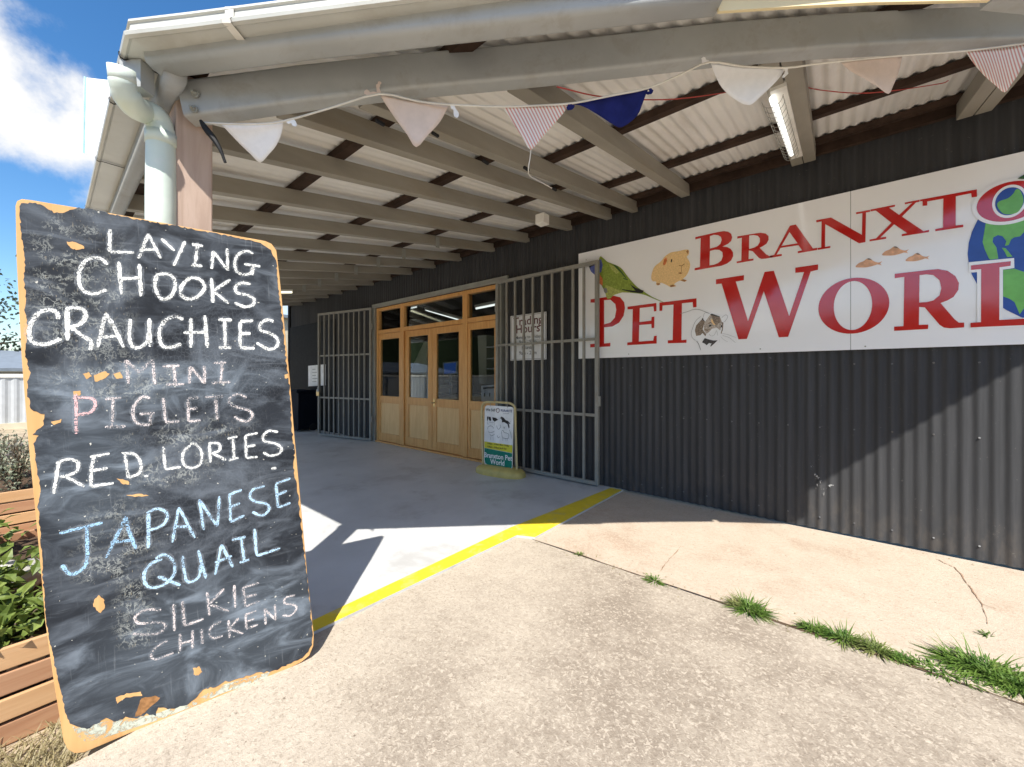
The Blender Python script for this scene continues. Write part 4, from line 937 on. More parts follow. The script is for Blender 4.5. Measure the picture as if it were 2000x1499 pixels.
# padlock pieces on the left gate
lx = g2.location + Vector((math.cos(R(12)) * -GW, -math.sin(R(12)) * GW, 0))
pd = thing('padlock', 'pale padlock and chain hanging on the left gate edge', 'padlock', lx + UP * .92)
MB().box(lx + Vector((-.03, -.04, .9)), lx + Vector((.1, -.02, 1.0))).build('lock_body', M['brass'], pd, bevel=.006)
MB().tube([lx + Vector((.02 + .035 * math.cos(a), -.03, 1.0 + .05 * math.sin(a))) for a in [math.pi * k / 8 for k in range(9)]], .008, 6).build('shackle', M['chrome'], pd)

# ------------------------------------------------------------------ swing sign
P0 = at_z(979, 926, ZS); sgn_ = thing('pavement_sign', 'cream framed swing sign with cow and horse drawings and a green foot panel', 'sign', P0)
ang = R(6.5); ux = Vector((math.cos(ang), math.sin(ang), 0)); nx_ = Vector((math.sin(ang), -math.cos(ang), 0))
pd_ = P0 + nx_ * .02
def pv(px, py, off=0.0): return at_plane(px, py, pd_, nx_, off)
Z7 = zoomer(930, 770, 8.328)
def p7(x, y, off=0.0): a = Z7([(x, y)])[0]; return pv(*a, off)
# base
bs_ = MB(); N_ = 40; cen = P0 + nx_ * .03
half = (p7(770, 1300) - p7(35, 1330)).length / 2
cx_ = (p7(770, 1300) + p7(35, 1330)) / 2; cx_.z = ZS
lay = [(1.0, 0.0), (1.0, .035), (.985, .055), (.9, .085), (.62, .105), (.3, .108)]
for s_, h_ in lay:
    for k in range(N_):
        a = 2 * math.pi * k / N_; c_, sn = math.cos(a), math.sin(a)
        ex_ = abs(c_) ** .75 * (1 if c_ > 0 else -1); ey = abs(sn) ** .75 * (1 if sn > 0 else -1)
        bs_.v.append(cx_ + ux * half * s_ * ex_ - nx_ * .17 * s_ * ey + UP * h_)
for a in range(len(lay) - 1):
    for k in range(N_): k2 = (k + 1) % N_; bs_.f.append((a * N_ + k, a * N_ + k2, (a + 1) * N_ + k2, (a + 1) * N_ + k))
bs_.f.append(tuple((len(lay) - 1) * N_ + k for k in range(N_)))
bs_.build('base', M['plastic_yellow'], sgn_, smooth=True)
fp = [(668, 1400), (655, 1000), (640, 500), (634, 260), (615, 195), (560, 155), (480, 142), (330, 134), (180, 130), (125, 150), (98, 200), (92, 300), (100, 700), (118, 1190)]
MB().tube(catmull([p7(x, y, -.022) for x, y in fp], 5), .0165, 10).build('frame', M['frame_cream'], sgn_, smooth=True)
pn = [(148, 205), (175, 185), (300, 192), (560, 210), (590, 218), (606, 245), (596, 800), (585, 1190), (565, 1235), (520, 1242), (180, 1160), (140, 1135), (128, 1090), (132, 700), (140, 260)]
MB().prism([p7(x, y) for x, y in pn], -nx_ * .012).build('panel', M['white_paint'], sgn_)
MB().prism([p7(x, y, .002) for x, y in ((134, 770), (590, 835), (587, 960), (134, 872))], -nx_ * .001).build('yellow_band', M['sign_yellow'], sgn_)
MB().prism([p7(x, y, .002) for x, y in ((134, 876), (585, 966), (580, 1180), (560, 1218), (520, 1226), (185, 1146), (150, 1125), (138, 1085))], -nx_ * .001).build('green_band', M['sign_teal'], sgn_)
def on7(cx, cy, wpx, sx=1.0):
    """maps text units to the panel: centred at a zoom pixel"""
    o_ = p7(cx, cy, .0035); ex2 = (p7(cx + 100, cy + 15, .0035) - o_); ex2.z = 0; ex2 = ux
    return lambda x, y: o_ + ux * x * sx + UP * y
for txt, sz, cx, cy, mt, bo in (('Branxton Pet', .098, 350, 1055, 'white_paint', .0022), ('World', .098, 345, 1150, 'white_paint', .0022), ('9.00am - 5.30pm Mon - Friday', .033, 355, 835, 'ink_black', .0008), ('9.00am - 3.00pm Sat & Sun', .033, 335, 885, 'ink_black', .0008), ('We Sell', .055, 232, 280, 'ink_black', .0004), ('PURARITE', .046, 492, 292, 'ink_blue', .0006), ('stock feeds', .022, 490, 325, 'ink_grey', 0)):
    text_mesh(txt, sz, on7(cx, cy, 0, .9), bo).build('lettering', M[mt], sgn_)
dr = MB()
for pts_ in ([(200,372),(235,372),(245,430),(225,442),(205,410)], [(262,378),(320,388),(356,420),(318,440),(300,450),(270,425)], [(178,370),(198,362),(195,400),(184,440),(176,430)], [(382,400),(410,368),(440,380),(480,425),(520,440),(558,488),(545,490),(528,468),(542,540),(530,562),(508,490),(455,458),(416,462),(420,430),(402,396)]):
    dr.prism([p7(x, y, .0035) for x, y in pts_], -nx_ * .0008)
for l in ([(184,440),(182,500)], [(300,450),(294,512)], [(215,460),(290,462)], [(190,465),(200,500)], [(416,600),(440,592),(455,625),(520,645),(532,690),(512,725),(435,712),(416,650),(410,605)], [(430,712),(432,765)], [(480,718),(486,770)], [(508,725),(512,765)], [(185,575),(192,540),(225,520),(262,528),(285,560)], [(205,600),(215,630),(268,620),(300,600)], [(220,655),(250,680),(300,655)], [(236,690),(230,745)], [(275,690),(278,750)], [(335,510),(340,545),(365,575),(395,540),(390,500)], [(445,530),(455,560),(470,530)], [(540,580),(560,640),(572,725)], [(340,670),(360,715),(380,690)], [(545,470),(560,440)]):
    dr.ribbon(catmull([p7(x, y, .0035) for x, y in l], 4), .0022, nx_)
dr.build('animal_drawing', M['ink_black'], sgn_)
lg = MB(); lg.tube([p7(352 + 26 * math.cos(a), 266 + 34 * math.sin(a), .0035) for a in [2 * math.pi * k / 20 for k in range(20)]] + [p7(378, 266, .0035)], .0035, 6)
lg.build('emblem', M['ink_maroon'], sgn_)
for x, y in ((230, 180), (510, 205)): MB().tube([p7(x + 2, y - 40, .0), p7(x, y + 12, .004), p7(x + 4, y + 18, .004)], .003, 6).build('hook', M['steel_grey'], sgn_)

# ================================================================== CHALKBOARD
BL = at_z(130, 1480, 0.0); BR = at_z(618, 1285, .04)
u2 = (BR - BL).normalized(); nb2 = UP.cross(u2).normalized(); v0 = u2.cross(nb2); v0 = v0 if v0.z > 0 else -v0
LEAN = .008
v2 = (v0 * math.cos(LEAN) + nb2 * math.sin(LEAN)).normalized(); NB = u2.cross(v2).normalized()
if NB.dot(CAM - BL) < 0: NB = -NB                       # faces the viewer
def bd_(px, py, off=0.0): return at_plane(px, py, BL, NB, off)
def uvb(p): q = p - BL; return (q.dot(u2), q.dot(v2))
cbd = thing('chalkboard', 'tall worn black chalkboard with orange timber edges listing animals in chalk', 'chalkboard', (BL + BR) / 2)
ol_ = [(30, 402), (33, 393), (42, 389), (60, 391), (200, 414), (360, 443), (518, 471), (531, 477), (540, 490), (546, 540), (556, 640), (566, 740), (575, 850), (588, 990), (600, 1120), (613, 1240), (612, 1262), (604, 1281), (588, 1294), (540, 1318), (400, 1372), (260, 1430), (165, 1470), (145, 1472), (132, 1464), (124, 1448), (105.5, 1337), (88, 1214), (77, 1086), (66, 972), (53, 840), (42, 700), (37, 604), (32, 508)]
MB().prism([bd_(x, y) for x, y in ol_], -NB * .02).build('board', M['plywood'], cbd, bevel=.003)
ZA = zoomer(0, 380, 3.1234); ZBm = zoomer(0, 840, 2.2742)
po_ = ZA([(130,58),(200,52),(262,66),(330,110),(380,115),(480,78),(560,92),(700,124),(900,164),(1100,196),(1300,236),(1470,268),(1600,300),(1640,330),(1668,372),(1686,400)]) + \
      ZA([(1690,480),(1715,720),(1738,960),(1750,1040),(1768,1200),(1776,1360),(1786,1480)]) + \
      ZBm([(1306,100),(1304,180),(1320,270),(1338,420),(1352,560),(1368,690),(1384,850),(1390,930),(1375,975),(1340,1012),(1290,1040),(1220,1070),(1130,1082),(1060,1108),(1000,1118),(960,1140),(900,1155),(870,1190),(840,1218),(800,1228),(760,1240),(700,1232),(690,1270),(650,1262),(600,1285),(560,1275),(520,1296),(470,1282),(430,1305),(385,1328),(330,1312),(310,1306),(290,1255),(270,1165),(250,1085),(236,1000),(216,930),(201,800),(190,655),(182,500),(168,330),(182,262),(166,200),(150,60)]) + \
      ZA([(240,1470),(200,1462),(262,1412),(272,1345),(190,1312),(170,1232),(166,1160),(182,1085),(150,962),(162,880),(166,800),(150,705),(157,620),(145,520),(152,430),(145,340),(132,250),(122,150),(116,75)])
jag = []
for a, b in zip(po_, po_[1:] + po_[:1]):
    L = math.hypot(b[0] - a[0], b[1] - a[1]); n_ = max(1, int(L / 5))
    for k in range(n_):
        t_ = k / n_; x = a[0] + (b[0] - a[0]) * t_; y = a[1] + (b[1] - a[1]) * t_
        j_ = min(1.8, L / 10); jag.append((x + random.uniform(-j_, j_), y + random.uniform(-j_, j_)))
pnt = MB().prism([bd_(x, y, .0016) for x, y in jag], -NB * .0014).build('black_paint', M['board_paint'], cbd, uvf=uvb)
def chip(pts, f, mt='plywood', seed=0):
    pts = f(pts); out = []
    for a, b in zip(pts, pts[1:] + pts[:1]):
        for k in range(4): out.append((a[0] + (b[0] - a[0]) * k / 4 + random.uniform(-1, 1), a[1] + (b[1] - a[1]) * k / 4 + random.uniform(-1, 1)))
    MB().prism([bd_(x, y, .0022) for x, y in out], -NB * .0005).build('paint_chip', M[mt], cbd)
for pts in ([(440,735),(462,755),(465,790),(445,815),(430,800),(412,780),(420,755)], [(858,1060),(885,1052),(898,1075),(880,1092),(860,1088)], [(515,1190),(560,1172),(625,1162),(632,1180),(560,1190),(520,1215)], [(520,215),(570,225),(575,245),(540,240)], [(560,290),(620,285),(660,292),(600,298)]): chip(pts, ZBm)
for pts in ([(405,290),(450,288),(510,315),(512,330),(465,340),(430,325)], [(505,1095),(540,1085),(560,1110),(530,1130)], [(570,1105),(640,1080),(668,1095),(640,1125),(580,1145)], [(690,1095),(735,1080),(748,1120),(710,1125)], [(445,1205),(490,1195),(492,1225),(450,1232)], [(310,1390),(375,1370),(370,1390),(325,1405)], [(1738,1100),(1755,1095),(1758,1120),(1740,1125)]): chip(pts, ZA)
chip([(628,1192),(690,1182),(712,1192),(660,1238),(625,1268),(596,1276),(612,1240)], ZBm, 'chip_brown')
# pale flaking undercoat near the foot of the board
m = bpy.data.materials.new('undercoat'); m.use_nodes = True; t = NT(m.node_tree)
a = t.step(t.noise(t.uv(), 26, 6, .7, .6), .42, .56)
t.out(t.n('ShaderNodeMixShader', {0: a, 1: t.n('ShaderNodeBsdfTransparent').outputs[0], 2: t.bsdf((.50, .52, .43), .8, .2)}).outputs[0])
MB().prism([bd_(x, y, .001) for x, y in ZBm([(322,1318),(380,1326),(440,1300),(520,1290),(600,1280),(690,1262),(760,1236),(850,1210),(1000,1130),(1200,1075),(1180,1110),(1000,1165),(840,1235),(700,1290),(560,1335),(450,1372),(380,1385),(340,1360)])], -NB * .0004).build('undercoat_patch', m, cbd, uvf=uvb)

words = [
 ('chalk_white', ZA, 6.3, [[(672,210),(668,350)],[(668,350),(740,352),(820,355)],[(845,390),(905,240)],[(905,240),(980,390)],[(862,338),(955,335)],[(985,270),(1065,345)],[(1130,285),(1060,435)],[(1170,305),(1240,315)],[(1205,310),(1190,430)],[(1165,430),(1235,437)],[(1300,345),(1292,455)],[(1300,345),(1390,465)],[(1390,465),(1386,330)],[(1545,362),(1500,345),(1450,370),(1432,420),(1445,470),(1490,490),(1530,478),(1545,440)],[(1490,425),(1590,440)],[(1545,440),(1540,492)]]),
 ('chalk_white', ZA, 7.0, [[(655,430),(620,395),(560,388),(510,420),(482,490),(490,560),(530,600),(590,605),(650,580)],[(725,410),(740,610)],[(850,425),(860,625)],[(740,515),(850,510)],[(950,492),(1010,485),(1050,500),(1070,550),(1050,610),(1010,640),(970,625),(945,560),(955,495)],[(1140,520),(1105,570),(1110,620),(1165,640),(1220,610),(1250,565),(1220,520),(1170,510),(1135,525)],[(1290,510),(1300,660)],[(1405,520),(1300,590)],[(1300,590),(1395,665)],[(1530,550),(1480,540),(1440,560),(1445,600),(1510,615),(1550,640),(1540,675),(1490,685),(1430,660)]]),
 ('chalk_white', ZA, 7.4, [[(355,765),(345,720),(290,705),(230,730),(190,790),(178,850),(205,905),(280,915),(340,895),(370,880)],[(410,700),(412,890)],[(400,702),(450,690),(510,705),(520,750),(490,790),(430,810)],[(430,810),(500,860),(555,900),(550,950)],[(595,935),(645,725)],[(645,725),(690,800),(755,935)],[(620,872),(735,862)],[(795,760),(790,870),(805,925),(850,935),(895,900),(910,840)],[(910,755),(915,930)],[(1120,765),(1070,745),(1010,770),(975,830),(975,890),(1000,930),(1060,930),(1105,910)],[(1165,755),(1165,935)],[(1250,740),(1265,935)],[(1120,845),(1265,840)],[(1330,765),(1415,765)],[(1370,770),(1375,930)],[(1335,935),(1410,935)],[(1465,778),(1465,935),],[(1465,936),(1555,940)],[(1465,776),(1545,770)],[(1465,850),(1530,848)],[(1670,775),(1630,765),(1590,790),(1590,830),(1640,845),(1690,880),(1690,925),(1640,945),(1565,905)]]),
 ('chalk_faint', ZA, 5.8, [[(785,1155),(765,1010)],[(765,1010),(850,1090)],[(850,1090),(930,1005)],[(930,1005),(945,1160)],[(990,1050),(1095,1045)],[(1060,1045),(1070,1155)],[(1015,1160),(1125,1158)],[(1155,1155),(1160,1050)],[(1160,1050),(1250,1155)],[(1250,1155),(1245,1045)],[(1305,1030),(1380,1025)],[(1355,1030),(1345,1145)],[(1290,1150),(1405,1145)]]),
 ('chalk_pink', ZA, 5.6, [[(460,1215),(465,1330),(462,1460)],[(445,1245),(510,1240),(570,1250),(580,1290),(550,1330),(480,1345)]]),
 ('chalk_faint', ZA, 5.6, [[(640,1250),(740,1240)],[(690,1245),(685,1415)],[(640,1420),(765,1415)],[(920,1245),(870,1235),(825,1280),(810,1330),(830,1390),(880,1405),(915,1405)],[(920,1340),(915,1410)],[(850,1340),(945,1335)],[(995,1240),(1010,1390)],[(1010,1390),(1095,1385)],[(1215,1240),(1145,1245)],[(1145,1245),(1150,1385)],[(1150,1385),(1225,1380)],[(1150,1310),(1205,1305)],[(1250,1238),(1365,1232)],[(1315,1235),(1325,1375)],[(1505,1240),(1460,1220),(1410,1235),(1400,1275),(1450,1300),(1520,1320),(1540,1350),(1510,1385),(1460,1375),(1430,1355)]]),
 ('chalk_white', ZBm, 5.6, [[(262,140),(250,210),(238,285)],[(250,150),(300,130),(345,145),(340,185),(290,205),(265,210)],[(290,205),(375,252)],[(420,112),(405,180),(405,255)],[(400,120),(488,105)],[(405,182),(480,170)],[(405,252),(505,236)],[(555,105),(570,215)],[(540,102),(600,110),(625,150),(620,190),(570,215)],[(645,203),(655,207)],[(725,75),(735,175)],[(735,175),(805,165)],[(845,68),(815,100),(815,150),(850,170),(890,150),(895,100),(870,65),(845,62)],[(930,65),(935,145)],[(925,60),(970,60),(975,90),(940,105)],[(945,105),(1005,135)],[(1010,40),(1055,30)],[(1035,38),(1040,130)],[(1015,135),(1060,125)],[(1145,15),(1090,25)],[(1090,25),(1095,125)],[(1095,125),(1145,120)],[(1095,75),(1135,68)],[(1235,10),(1195,5),(1170,25),(1175,50),(1220,60),(1250,80),(1240,105),(1200,115),(1170,100)],[(1205,172),(1228,170)]]),
 ('chalk_blue', ZBm, 6.2, [[(265,460),(360,435),(455,412)],[(385,430),(388,550),(380,600),(350,630),(310,640),(275,600)],[(470,570),(515,480),(560,385)],[(560,385),(570,440),(605,530)],[(490,500),(590,490)]]),
 ('chalk_pale_blue', ZBm, 5.8, [[(660,365),(658,525)],[(650,370),(700,350),(740,370),(735,410),(700,435),(665,445)],[(765,500),(795,345)],[(795,345),(865,480)],[(770,430),(835,430)],[(905,445),(885,310)],[(885,310),(965,430)],[(965,430),(975,295)],[(1020,285),(1025,410)],[(1025,410),(1085,380)],[(1015,290),(1075,265)],[(1020,345),(1065,325)],[(1175,250),(1125,265),(1110,300),(1140,320),(1185,330),(1195,355),(1165,380),(1120,365)],[(1290,215),(1225,240)],[(1225,240),(1235,345)],[(1235,345),(1290,325)],[(1230,290),(1275,270)]]),
 ('chalk_pale_blue', ZBm, 6.0, [[(720,575),(670,595),(640,640),(650,690),(690,700),(740,680),(775,635),(770,585),(730,555),(690,572)],[(700,650),(800,690)],[(810,560),(825,660),(850,675),(885,650),(890,600)],[(880,535),(915,660)],[(955,645),(985,510)],[(985,510),(1035,610)],[(955,590),(1030,560)],[(1030,490),(1090,475)],[(1070,480),(1085,580)],[(1065,590),(1110,575)],[(1130,440),(1140,560)],[(1140,560),(1245,525)]]),
 ('chalk_faint', ZBm, 5.2, [[(715,800),(650,800),(600,830),(620,860),(700,855),(735,870),(710,900),(650,910),(590,905)],[(770,775),(775,895)],[(810,760),(820,870)],[(820,870),(905,840)],[(920,720),(930,825)],[(995,705),(930,775)],[(930,775),(1015,805)],[(1040,690),(1045,790)],[(1150,680),(1080,700)],[(1080,700),(1090,785)],[(1090,785),(1155,760)],[(1085,745),(1140,730)]]),
 ('chalk_faint', ZBm, 4.6, [[(745,935),(700,960),(670,1000),(690,1020),(735,1005),(770,990)],[(800,905),(800,985)],[(855,890),(855,970)],[(800,950),(855,935)],[(895,885),(900,950)],[(985,850),(945,870),(930,900),(945,925),(990,915)],[(1015,845),(1020,925)],[(1060,835),(1020,885)],[(1020,885),(1080,905)],[(1140,805),(1090,820)],[(1090,820),(1095,885)],[(1095,885),(1145,865)],[(1095,850),(1130,840)],[(1180,865),(1175,795)],[(1175,795),(1225,845)],[(1225,845),(1220,775)],[(1310,735),(1270,745),(1265,770),(1310,780),(1315,800),(1290,825),(1255,825)]]),
]
for mt, f, hw, strokes in words:
    mb = MB(); hb_ = MB()
    for s_ in strokes:
        P = [bd_(x, y, .0032) for x, y in f(s_)]
        P = catmull(P, 8) if len(P) > 2 else [P[0].lerp(P[1], k / 10) for k in range(11)]
        P = [p + u2 * random.uniform(-.0008, .0008) + v2 * random.uniform(-.0008, .0008) for p in P]
        mb.ribbon(P, hw * .00080, NB, .28)
        hb_.ribbon([p - NB * .0006 for p in P], hw * .0016, NB, .3)
    cw = mb.build('chalk_word', M[mt], cbd, uvf=uvb); hb_.build('chalk_smudge', M['chalk_halo'], cw, uvf=uvb)

# ================================================================== PLANTS
def leaf(mb, p, d, up, L, wd):
    """one folded, pointed leaf"""
    d = d.normalized(); sd = d.cross(up)
    if sd.length < .05: sd = d.cross(Vector((1, 0, 0)))
    sd.normalize(); nn = sd.cross(d)
    a = p + d * L * .5 + sd * wd - nn * wd * -.35; b = p + d * L * .5 - sd * wd + nn * wd * .35; t_ = p + d * L - nn * L * .15; m_ = p + d * L * .5
    i = len(mb.v); mb.v += [p, a, t_, b, m_]; mb.f += [(i, i + 4, i + 1), (i + 4, i + 2, i + 1), (i, i + 3, i + 4), (i + 4, i + 3, i + 2)]
def blade(mb, p, d, L, wd, droop):
    d = d.normalized(); sd = d.cross(UP)
    if sd.length < .05: sd = Vector((1, 0, 0))
    sd.normalize(); i = len(mb.v); n_ = 5
    q = p.copy(); dd = d.copy()
    for k in range(n_):
        w2 = wd * (1 - (k / (n_ - 1)) ** 1.5) + .0003
        mb.v += [q - sd * w2, q + sd * w2]; dd = (dd - UP * droop / n_).normalized(); q = q + dd * L / (n_ - 1)
    for k in range(n_ - 1): mb.f.append((i + 2 * k, i + 2 * k + 1, i + 2 * k + 3, i + 2 * k + 2))
def rv(a=1.0): return Vector((random.uniform(-a, a), random.uniform(-a, a), random.uniform(-a, a)))
def weed(px, py, rad, h, n_, label, flat=.5, mt='leaf_weed', len_=(.05, .11), elong=1.0):
    c = at_z(px, py, .04); c.z = zg(c.y); mb = MB(); h *= .72; flat += .25; n_ = int(n_ * .95)
    for k in range(n_):
        a = random.uniform(0, 2 * math.pi); r_ = rad * random.random() ** .7
        p = c + Vector((math.cos(a) * r_ * elong, math.sin(a) * r_ * .55, 0)); o_ = Vector((math.cos(a), math.sin(a) * .8, 0)) * random.uniform(.2, 1.1)
        d = o_ * (.35 + flat) + UP * random.uniform(.25, 1.0) + rv(.25)
        blade(mb, p + Vector((0, 0, .0)), d, h * random.uniform(.5, 1.1), random.uniform(.0016, .0042), random.uniform(.5, 1.8) * (.6 + flat))
        if random.random() < .55: leaf(mb, p + UP * random.uniform(0, h * .35), d + rv(.6), UP, random.uniform(.012, .03), .004)
    for v in mb.v: v.z = max(v.z, zg(v.y) + .002)
    mb.build('weed_tuft', M[mt], label=label, category='weed', group='weeds in the pavement joint')
weed(1132, 1084, .03, .05, 26, 'tiny pale weed in the joint just past the yellow line', .4)
weed(1277, 1136, .05, .10, 60, 'small flat weed sprawling beside the joint', 1.0)
weed(1462, 1192, .085, .15, 260, 'upright bushy weed standing alone on the joint', .35)
weed(1590, 1233, .045, .10, 130, 'first clump of the weed row on the joint', .5, elong=1.15)
weed(1648, 1251, .055, .13, 170, 'tallest dark clump inside the weed row on the joint', .4, elong=1.2)
weed(1710, 1272, .055, .12, 180, 'third clump of the weed row on the joint', .5, elong=1.1)
weed(1762, 1290, .045, .07, 70, 'thin last clump ending the weed row on the joint', .7)
weed(1845, 1316, .10, .06, 150, 'low mat of weed joining the large tuft', .9, elong=1.8)
weed(1925, 1312, .13, .17, 420, 'large arching weed tuft at the edge of the apron', .7, elong=1.2)
weed(1990, 1345, .10, .13, 220, 'weed tuft cut off by the picture edge on the joint', .6)
weed(1928, 1243, .02, .06, 16, 'few thin weed stalks at the crack in the apron', .5)
weed(1022, 1045, .035, .03, 40, 'dried brown weed at the corner of the yellow line', .9, 'leaf_dry')

jd = MB(); JP = []
for k in range(150):
    x = -1.93 + k * .03; JP.append((x, 2.585 + .004 * math.sin(x * 7), max(.003, .016 * (mnoise.noise(Vector((x * 3.1, 4, 0))) + .1) + (.006 if x > -.6 else 0))))
for a, b in zip(JP, JP[1:]): jd.quad((a[0], a[1] - a[2], .0425), (a[0], a[1] + a[2] * 1.3, .0425), (b[0], b[1] + b[2] * 1.3, .0425), (b[0], b[1] - b[2], .0425))
jd.build('joint_soil', M['soil'], kind='structure')
lt = MB()
for k in range(260):
    px = random.uniform(1010, 2000); py = 1046 + (px - 1040) * .331 + random.gauss(0, 9) + 6
    p = at_z(px, py, .043)
    if random.random() < .3: p = Vector((random.uniform(-1.9, 3), 4.30 - abs(random.gauss(0, .04)), .043))
    d = Vector((random.uniform(-1, 1), random.uniform(-1, 1), random.uniform(-.05, .25)))
    leaf(lt, p + UP * .001, d, UP + rv(.4), random.uniform(.006, .022), random.uniform(.002, .004))
lt.build('dry_litter', M['leaf_dry'], kind='stuff')
# planters
def planter(x0, x1, y0, y1, z0, h, label, nplank=4):
    o = thing('planter', label, 'planter', Vector(((x0 + x1) / 2, (y0 + y1) / 2, z0)), 'slatted timber planters beside the veranda')
    ph = h / nplank
    for k in range(nplank):
        za, zb_ = z0 + k * ph + .004, z0 + (k + 1) * ph - .01
        j = random.uniform(-.004, .004)
        MB().box((x1 - .02 + j, y0, za), (x1 + j, y1, zb_)).build('plank', M[('planter_timber', 'planter_timber_pale')[k % 2]], o, bevel=.004)
        MB().box((x0, y0 + .001, za), (x0 + .02, y1 - .001, zb_)).build('plank', M['planter_timber'], o, bevel=.004)
        MB().box((x0 + .02, y0 + .002, za), (x1 - .022, y0 + .02, zb_)).build('plank', M['planter_timber'], o, bevel=.004)
        MB().box((x0 + .02, y1 - .02, za), (x1 - .022, y1 - .002, zb_)).build('plank', M['planter_timber'], o, bevel=.004)
    for x in (x0 + .03, x1 - .075):
        for y in (y0 + .025, y1 - .07): MB().box((x, y, z0), (x + .045, y + .045, z0 + h - .01)).build('corner_post', M['planter_timber'], o)
    MB().box((x0 + .022, y0 + .022, z0 + .05), (x1 - .08, y1 - .075, z0 + h - .06)).build('soil', M['soil'], o)
    return o
GZ0 = -.06
planter(-4.3, -2.50, -.85, .07, GZ0, .40, 'slatted timber planter full of leafy plants right behind the chalkboard')
planter(-7.4, -5.75, -.75, .05, GZ0, .42, 'farther slatted timber planter with grey lavender by the veranda', 4)
def bush(name, c, rx_, ry_, h, n_, L, mt, label, cat, grp, stems=7):
    o = thing(name, label, cat, Vector(c), grp); st = MB(); lf = MB(); c = Vector(c)
    tips = []
    for k in range(stems):
        a = random.uniform(0, 6.28); p1 = c + Vector((math.cos(a) * rx_ * .7 * random.random(), math.sin(a) * ry_ * .7 * random.random(), h * random.uniform(.6, 1)))
        st.tube([c + rv(.03), c.lerp(p1, .5) + rv(.03), p1], [.006, .005, .003], 5); tips.append(p1)
    for k in range(n_):
        t_ = random.random() ** .6; base = c.lerp(random.choice(tips), t_)
        p = base + Vector((random.gauss(0, rx_ * .28), random.gauss(0, ry_ * .28), random.gauss(0, h * .08)))
        p.z = max(p.z, c.z + .02); d = (p - c) * .6 + rv(.6) + UP * .1
        leaf(lf, p, d, UP + rv(.5), L * random.uniform(.6, 1.3), L * .26)
    st.build('stem', M['bark'], o); lf.build('foliage', M[mt], o)
PG = 'leafy plants in the near planter'
for k, (x, y, h, lb) in enumerate(((-2.75, -.12, .17, 'low leafy green plant at the near planter edge beside the chalkboard'), (-3.05, -.22, .25, 'leafy green plant in the middle of the near planter'), (-3.5, -.30, .33, 'taller leafy green plant toward the back of the near planter'), (-4.0, -.32, .36, 'leafy green plant at the far end of the near planter'), (-2.80, -.5, .25, 'leafy plant at the outer corner of the near planter'))):
    bush('leafy_plant', (x, y, GZ0 + .33), .26, .22, h, 330, .075, 'leaf_planter', lb, 'plant', PG, 9)
for x, y, lb in ((-6.1, -.2, 'grey green lavender bush nearest in the farther planter'), (-6.8, -.32, 'grey green lavender bush behind in the farther planter')):
    bush('lavender_bush', (x, y, GZ0 + .36), .3, .26, .5, 700, .04, 'leaf_lavender', lb, 'plant', 'lavender bushes in the farther planter', 22)
rk = MB(); bm = bmesh.new(); bmesh.ops.create_icosphere(bm, subdivisions=3, radius=1)
for v in bm.verts: q_ = v.co * (1 + .25 * mnoise.noise(v.co * 1.7)); rk.v.append(Vector((-3.32 + q_.x * .16, -.14 + q_.y * .13, GZ0 + .40 + q_.z * .09)))
rk.f = [tuple(v.index for v in f.verts) for f in bm.faces]; bm.free()
rk.build('pale_rock', M['rock'], smooth=True, label='pale rounded rock between the planter leaves', category='rock')
gs = MB()
for k in range(5200):
    x = -2.125 - abs(random.gauss(0, .28)); y = random.uniform(-1.6, .07)
    if -4.3 < x < -2.49 and -.86 < y < .08: continue
    blade(gs, Vector((x, y, -.06)), rv(.9) + UP * .9, random.uniform(.04, .11), .002, random.uniform(.4, 1.6))
gs.build('dry_grass', M['leaf_dry'], kind='stuff')

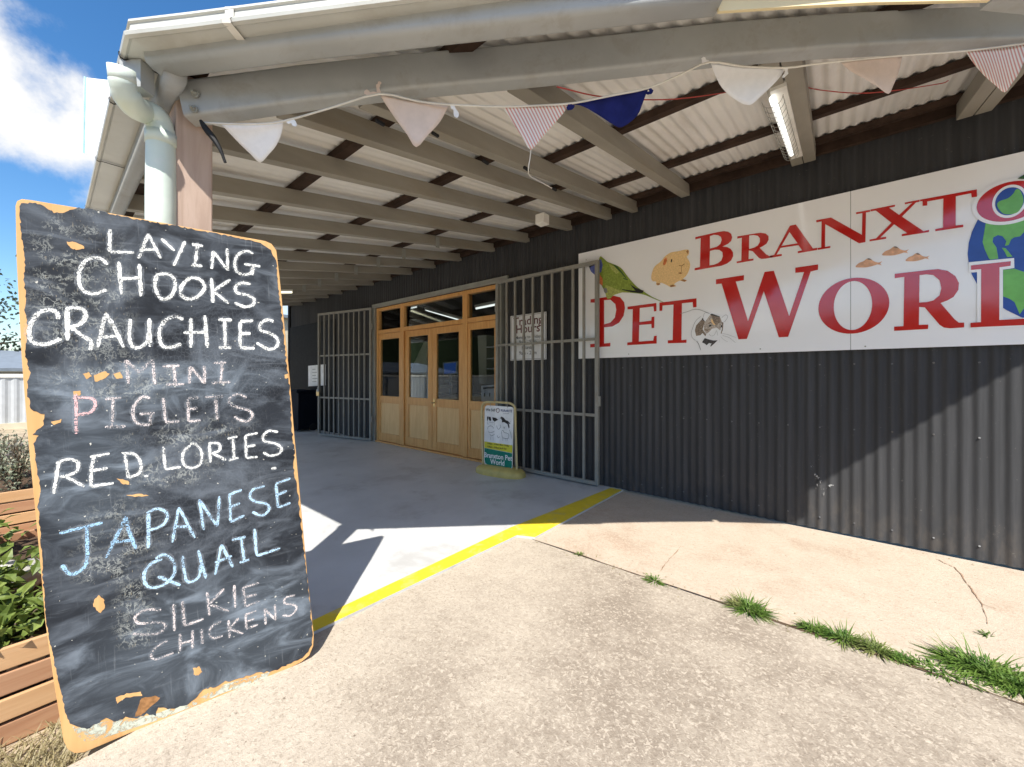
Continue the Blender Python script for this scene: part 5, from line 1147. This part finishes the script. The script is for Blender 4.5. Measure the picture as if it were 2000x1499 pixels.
# fence, shed and tree beyond
fn = thing('metal_fence', 'grey ribbed metal fence far behind the planters', 'fence', Vector((-17.5, -2, GZ0)))
fm = MB(); y = -14.0; k = 0
for k in range(int(18 / .05)):
    y = -14 + k * .05; x = -17.5 + (.02 if (k % 4) in (0, 1) else 0); x2 = -17.5 + (.02 if ((k + 1) % 4) in (0, 1) else 0)
    fm.quad((x, y, 0.1), (x2, y + .05, .1), (x2, y + .05, 1.36), (x, y, 1.36))
fm.build('sheet', M['fence_metal'], fn); MB().box((-17.53, -14, 1.36), (-17.46, 4, 1.46)).build('rail', M['off_white'], fn); MB().box((-17.55, -14, -.06), (-17.44, 4, .1)).build('plinth', M['cream_wall'], fn)
for y in (-12, -9.6, -7.2, -4.8, -2.4, 0, 2.4): MB().box((-17.45, y, -.06), (-17.4, y + .06, 1.4)).build('post', M['fence_metal'], fn)
sh = thing('shed', 'low shed with a grey roof peeping over the far fence', 'shed', Vector((-22, -2, GZ0)))
MB().box((-24, -9, -.06), (-20, 1.5, 1.55)).build('wall', M['shed_wall'], sh)
MB().prism([Vector((-19.7, -9.3, 1.55)), Vector((-24.3, -9.3, 2.3)), Vector((-24.3, -9.3, 2.38)), Vector((-19.7, -9.3, 1.65))], (0, 11, 0)).build('roof', M['shed_roof'], sh)
def tree(c, h, r_, n_, label):
    o = thing('tree', label, 'tree', Vector(c), 'trees beyond the fence'); c = Vector(c); tr = MB(); lf = MB(); ends = []
    top = c + Vector((.2, .1, h * .75)); tr.tube([c, c.lerp(top, .35) + rv(.15), c.lerp(top, .7) + rv(.2), top], [.28, .22, .14, .05], 8)
    for k in range(16):
        s0 = c.lerp(top, random.uniform(.25, .95)); a = random.uniform(0, 6.28); e_ = s0 + Vector((math.cos(a), math.sin(a), random.uniform(.1, .8))) * r_ * random.uniform(.5, 1.0)
        tr.tube([s0, s0.lerp(e_, .5) + rv(.2), e_], [.09, .05, .02], 6); ends += [e_, s0.lerp(e_, .7)]
    for k in range(n_):
        e_ = random.choice(ends); p = e_ + Vector((random.gauss(0, .42), random.gauss(0, .42), random.gauss(0, .36))); leaf(lf, p, rv(1), rv(1), random.uniform(.10, .22), .05)
    tr.build('trunk', M['bark'], o); lf.build('crown', M['leaf_tree'], o)
tree((-25.5, -2.9, GZ0), 6.0, 2.3, 3200, 'dark leafy tree rising behind the far shed')
tree((-31, -7.5, GZ0), 5.4, 2.6, 4500, 'lower dark tree farther off behind the shed')
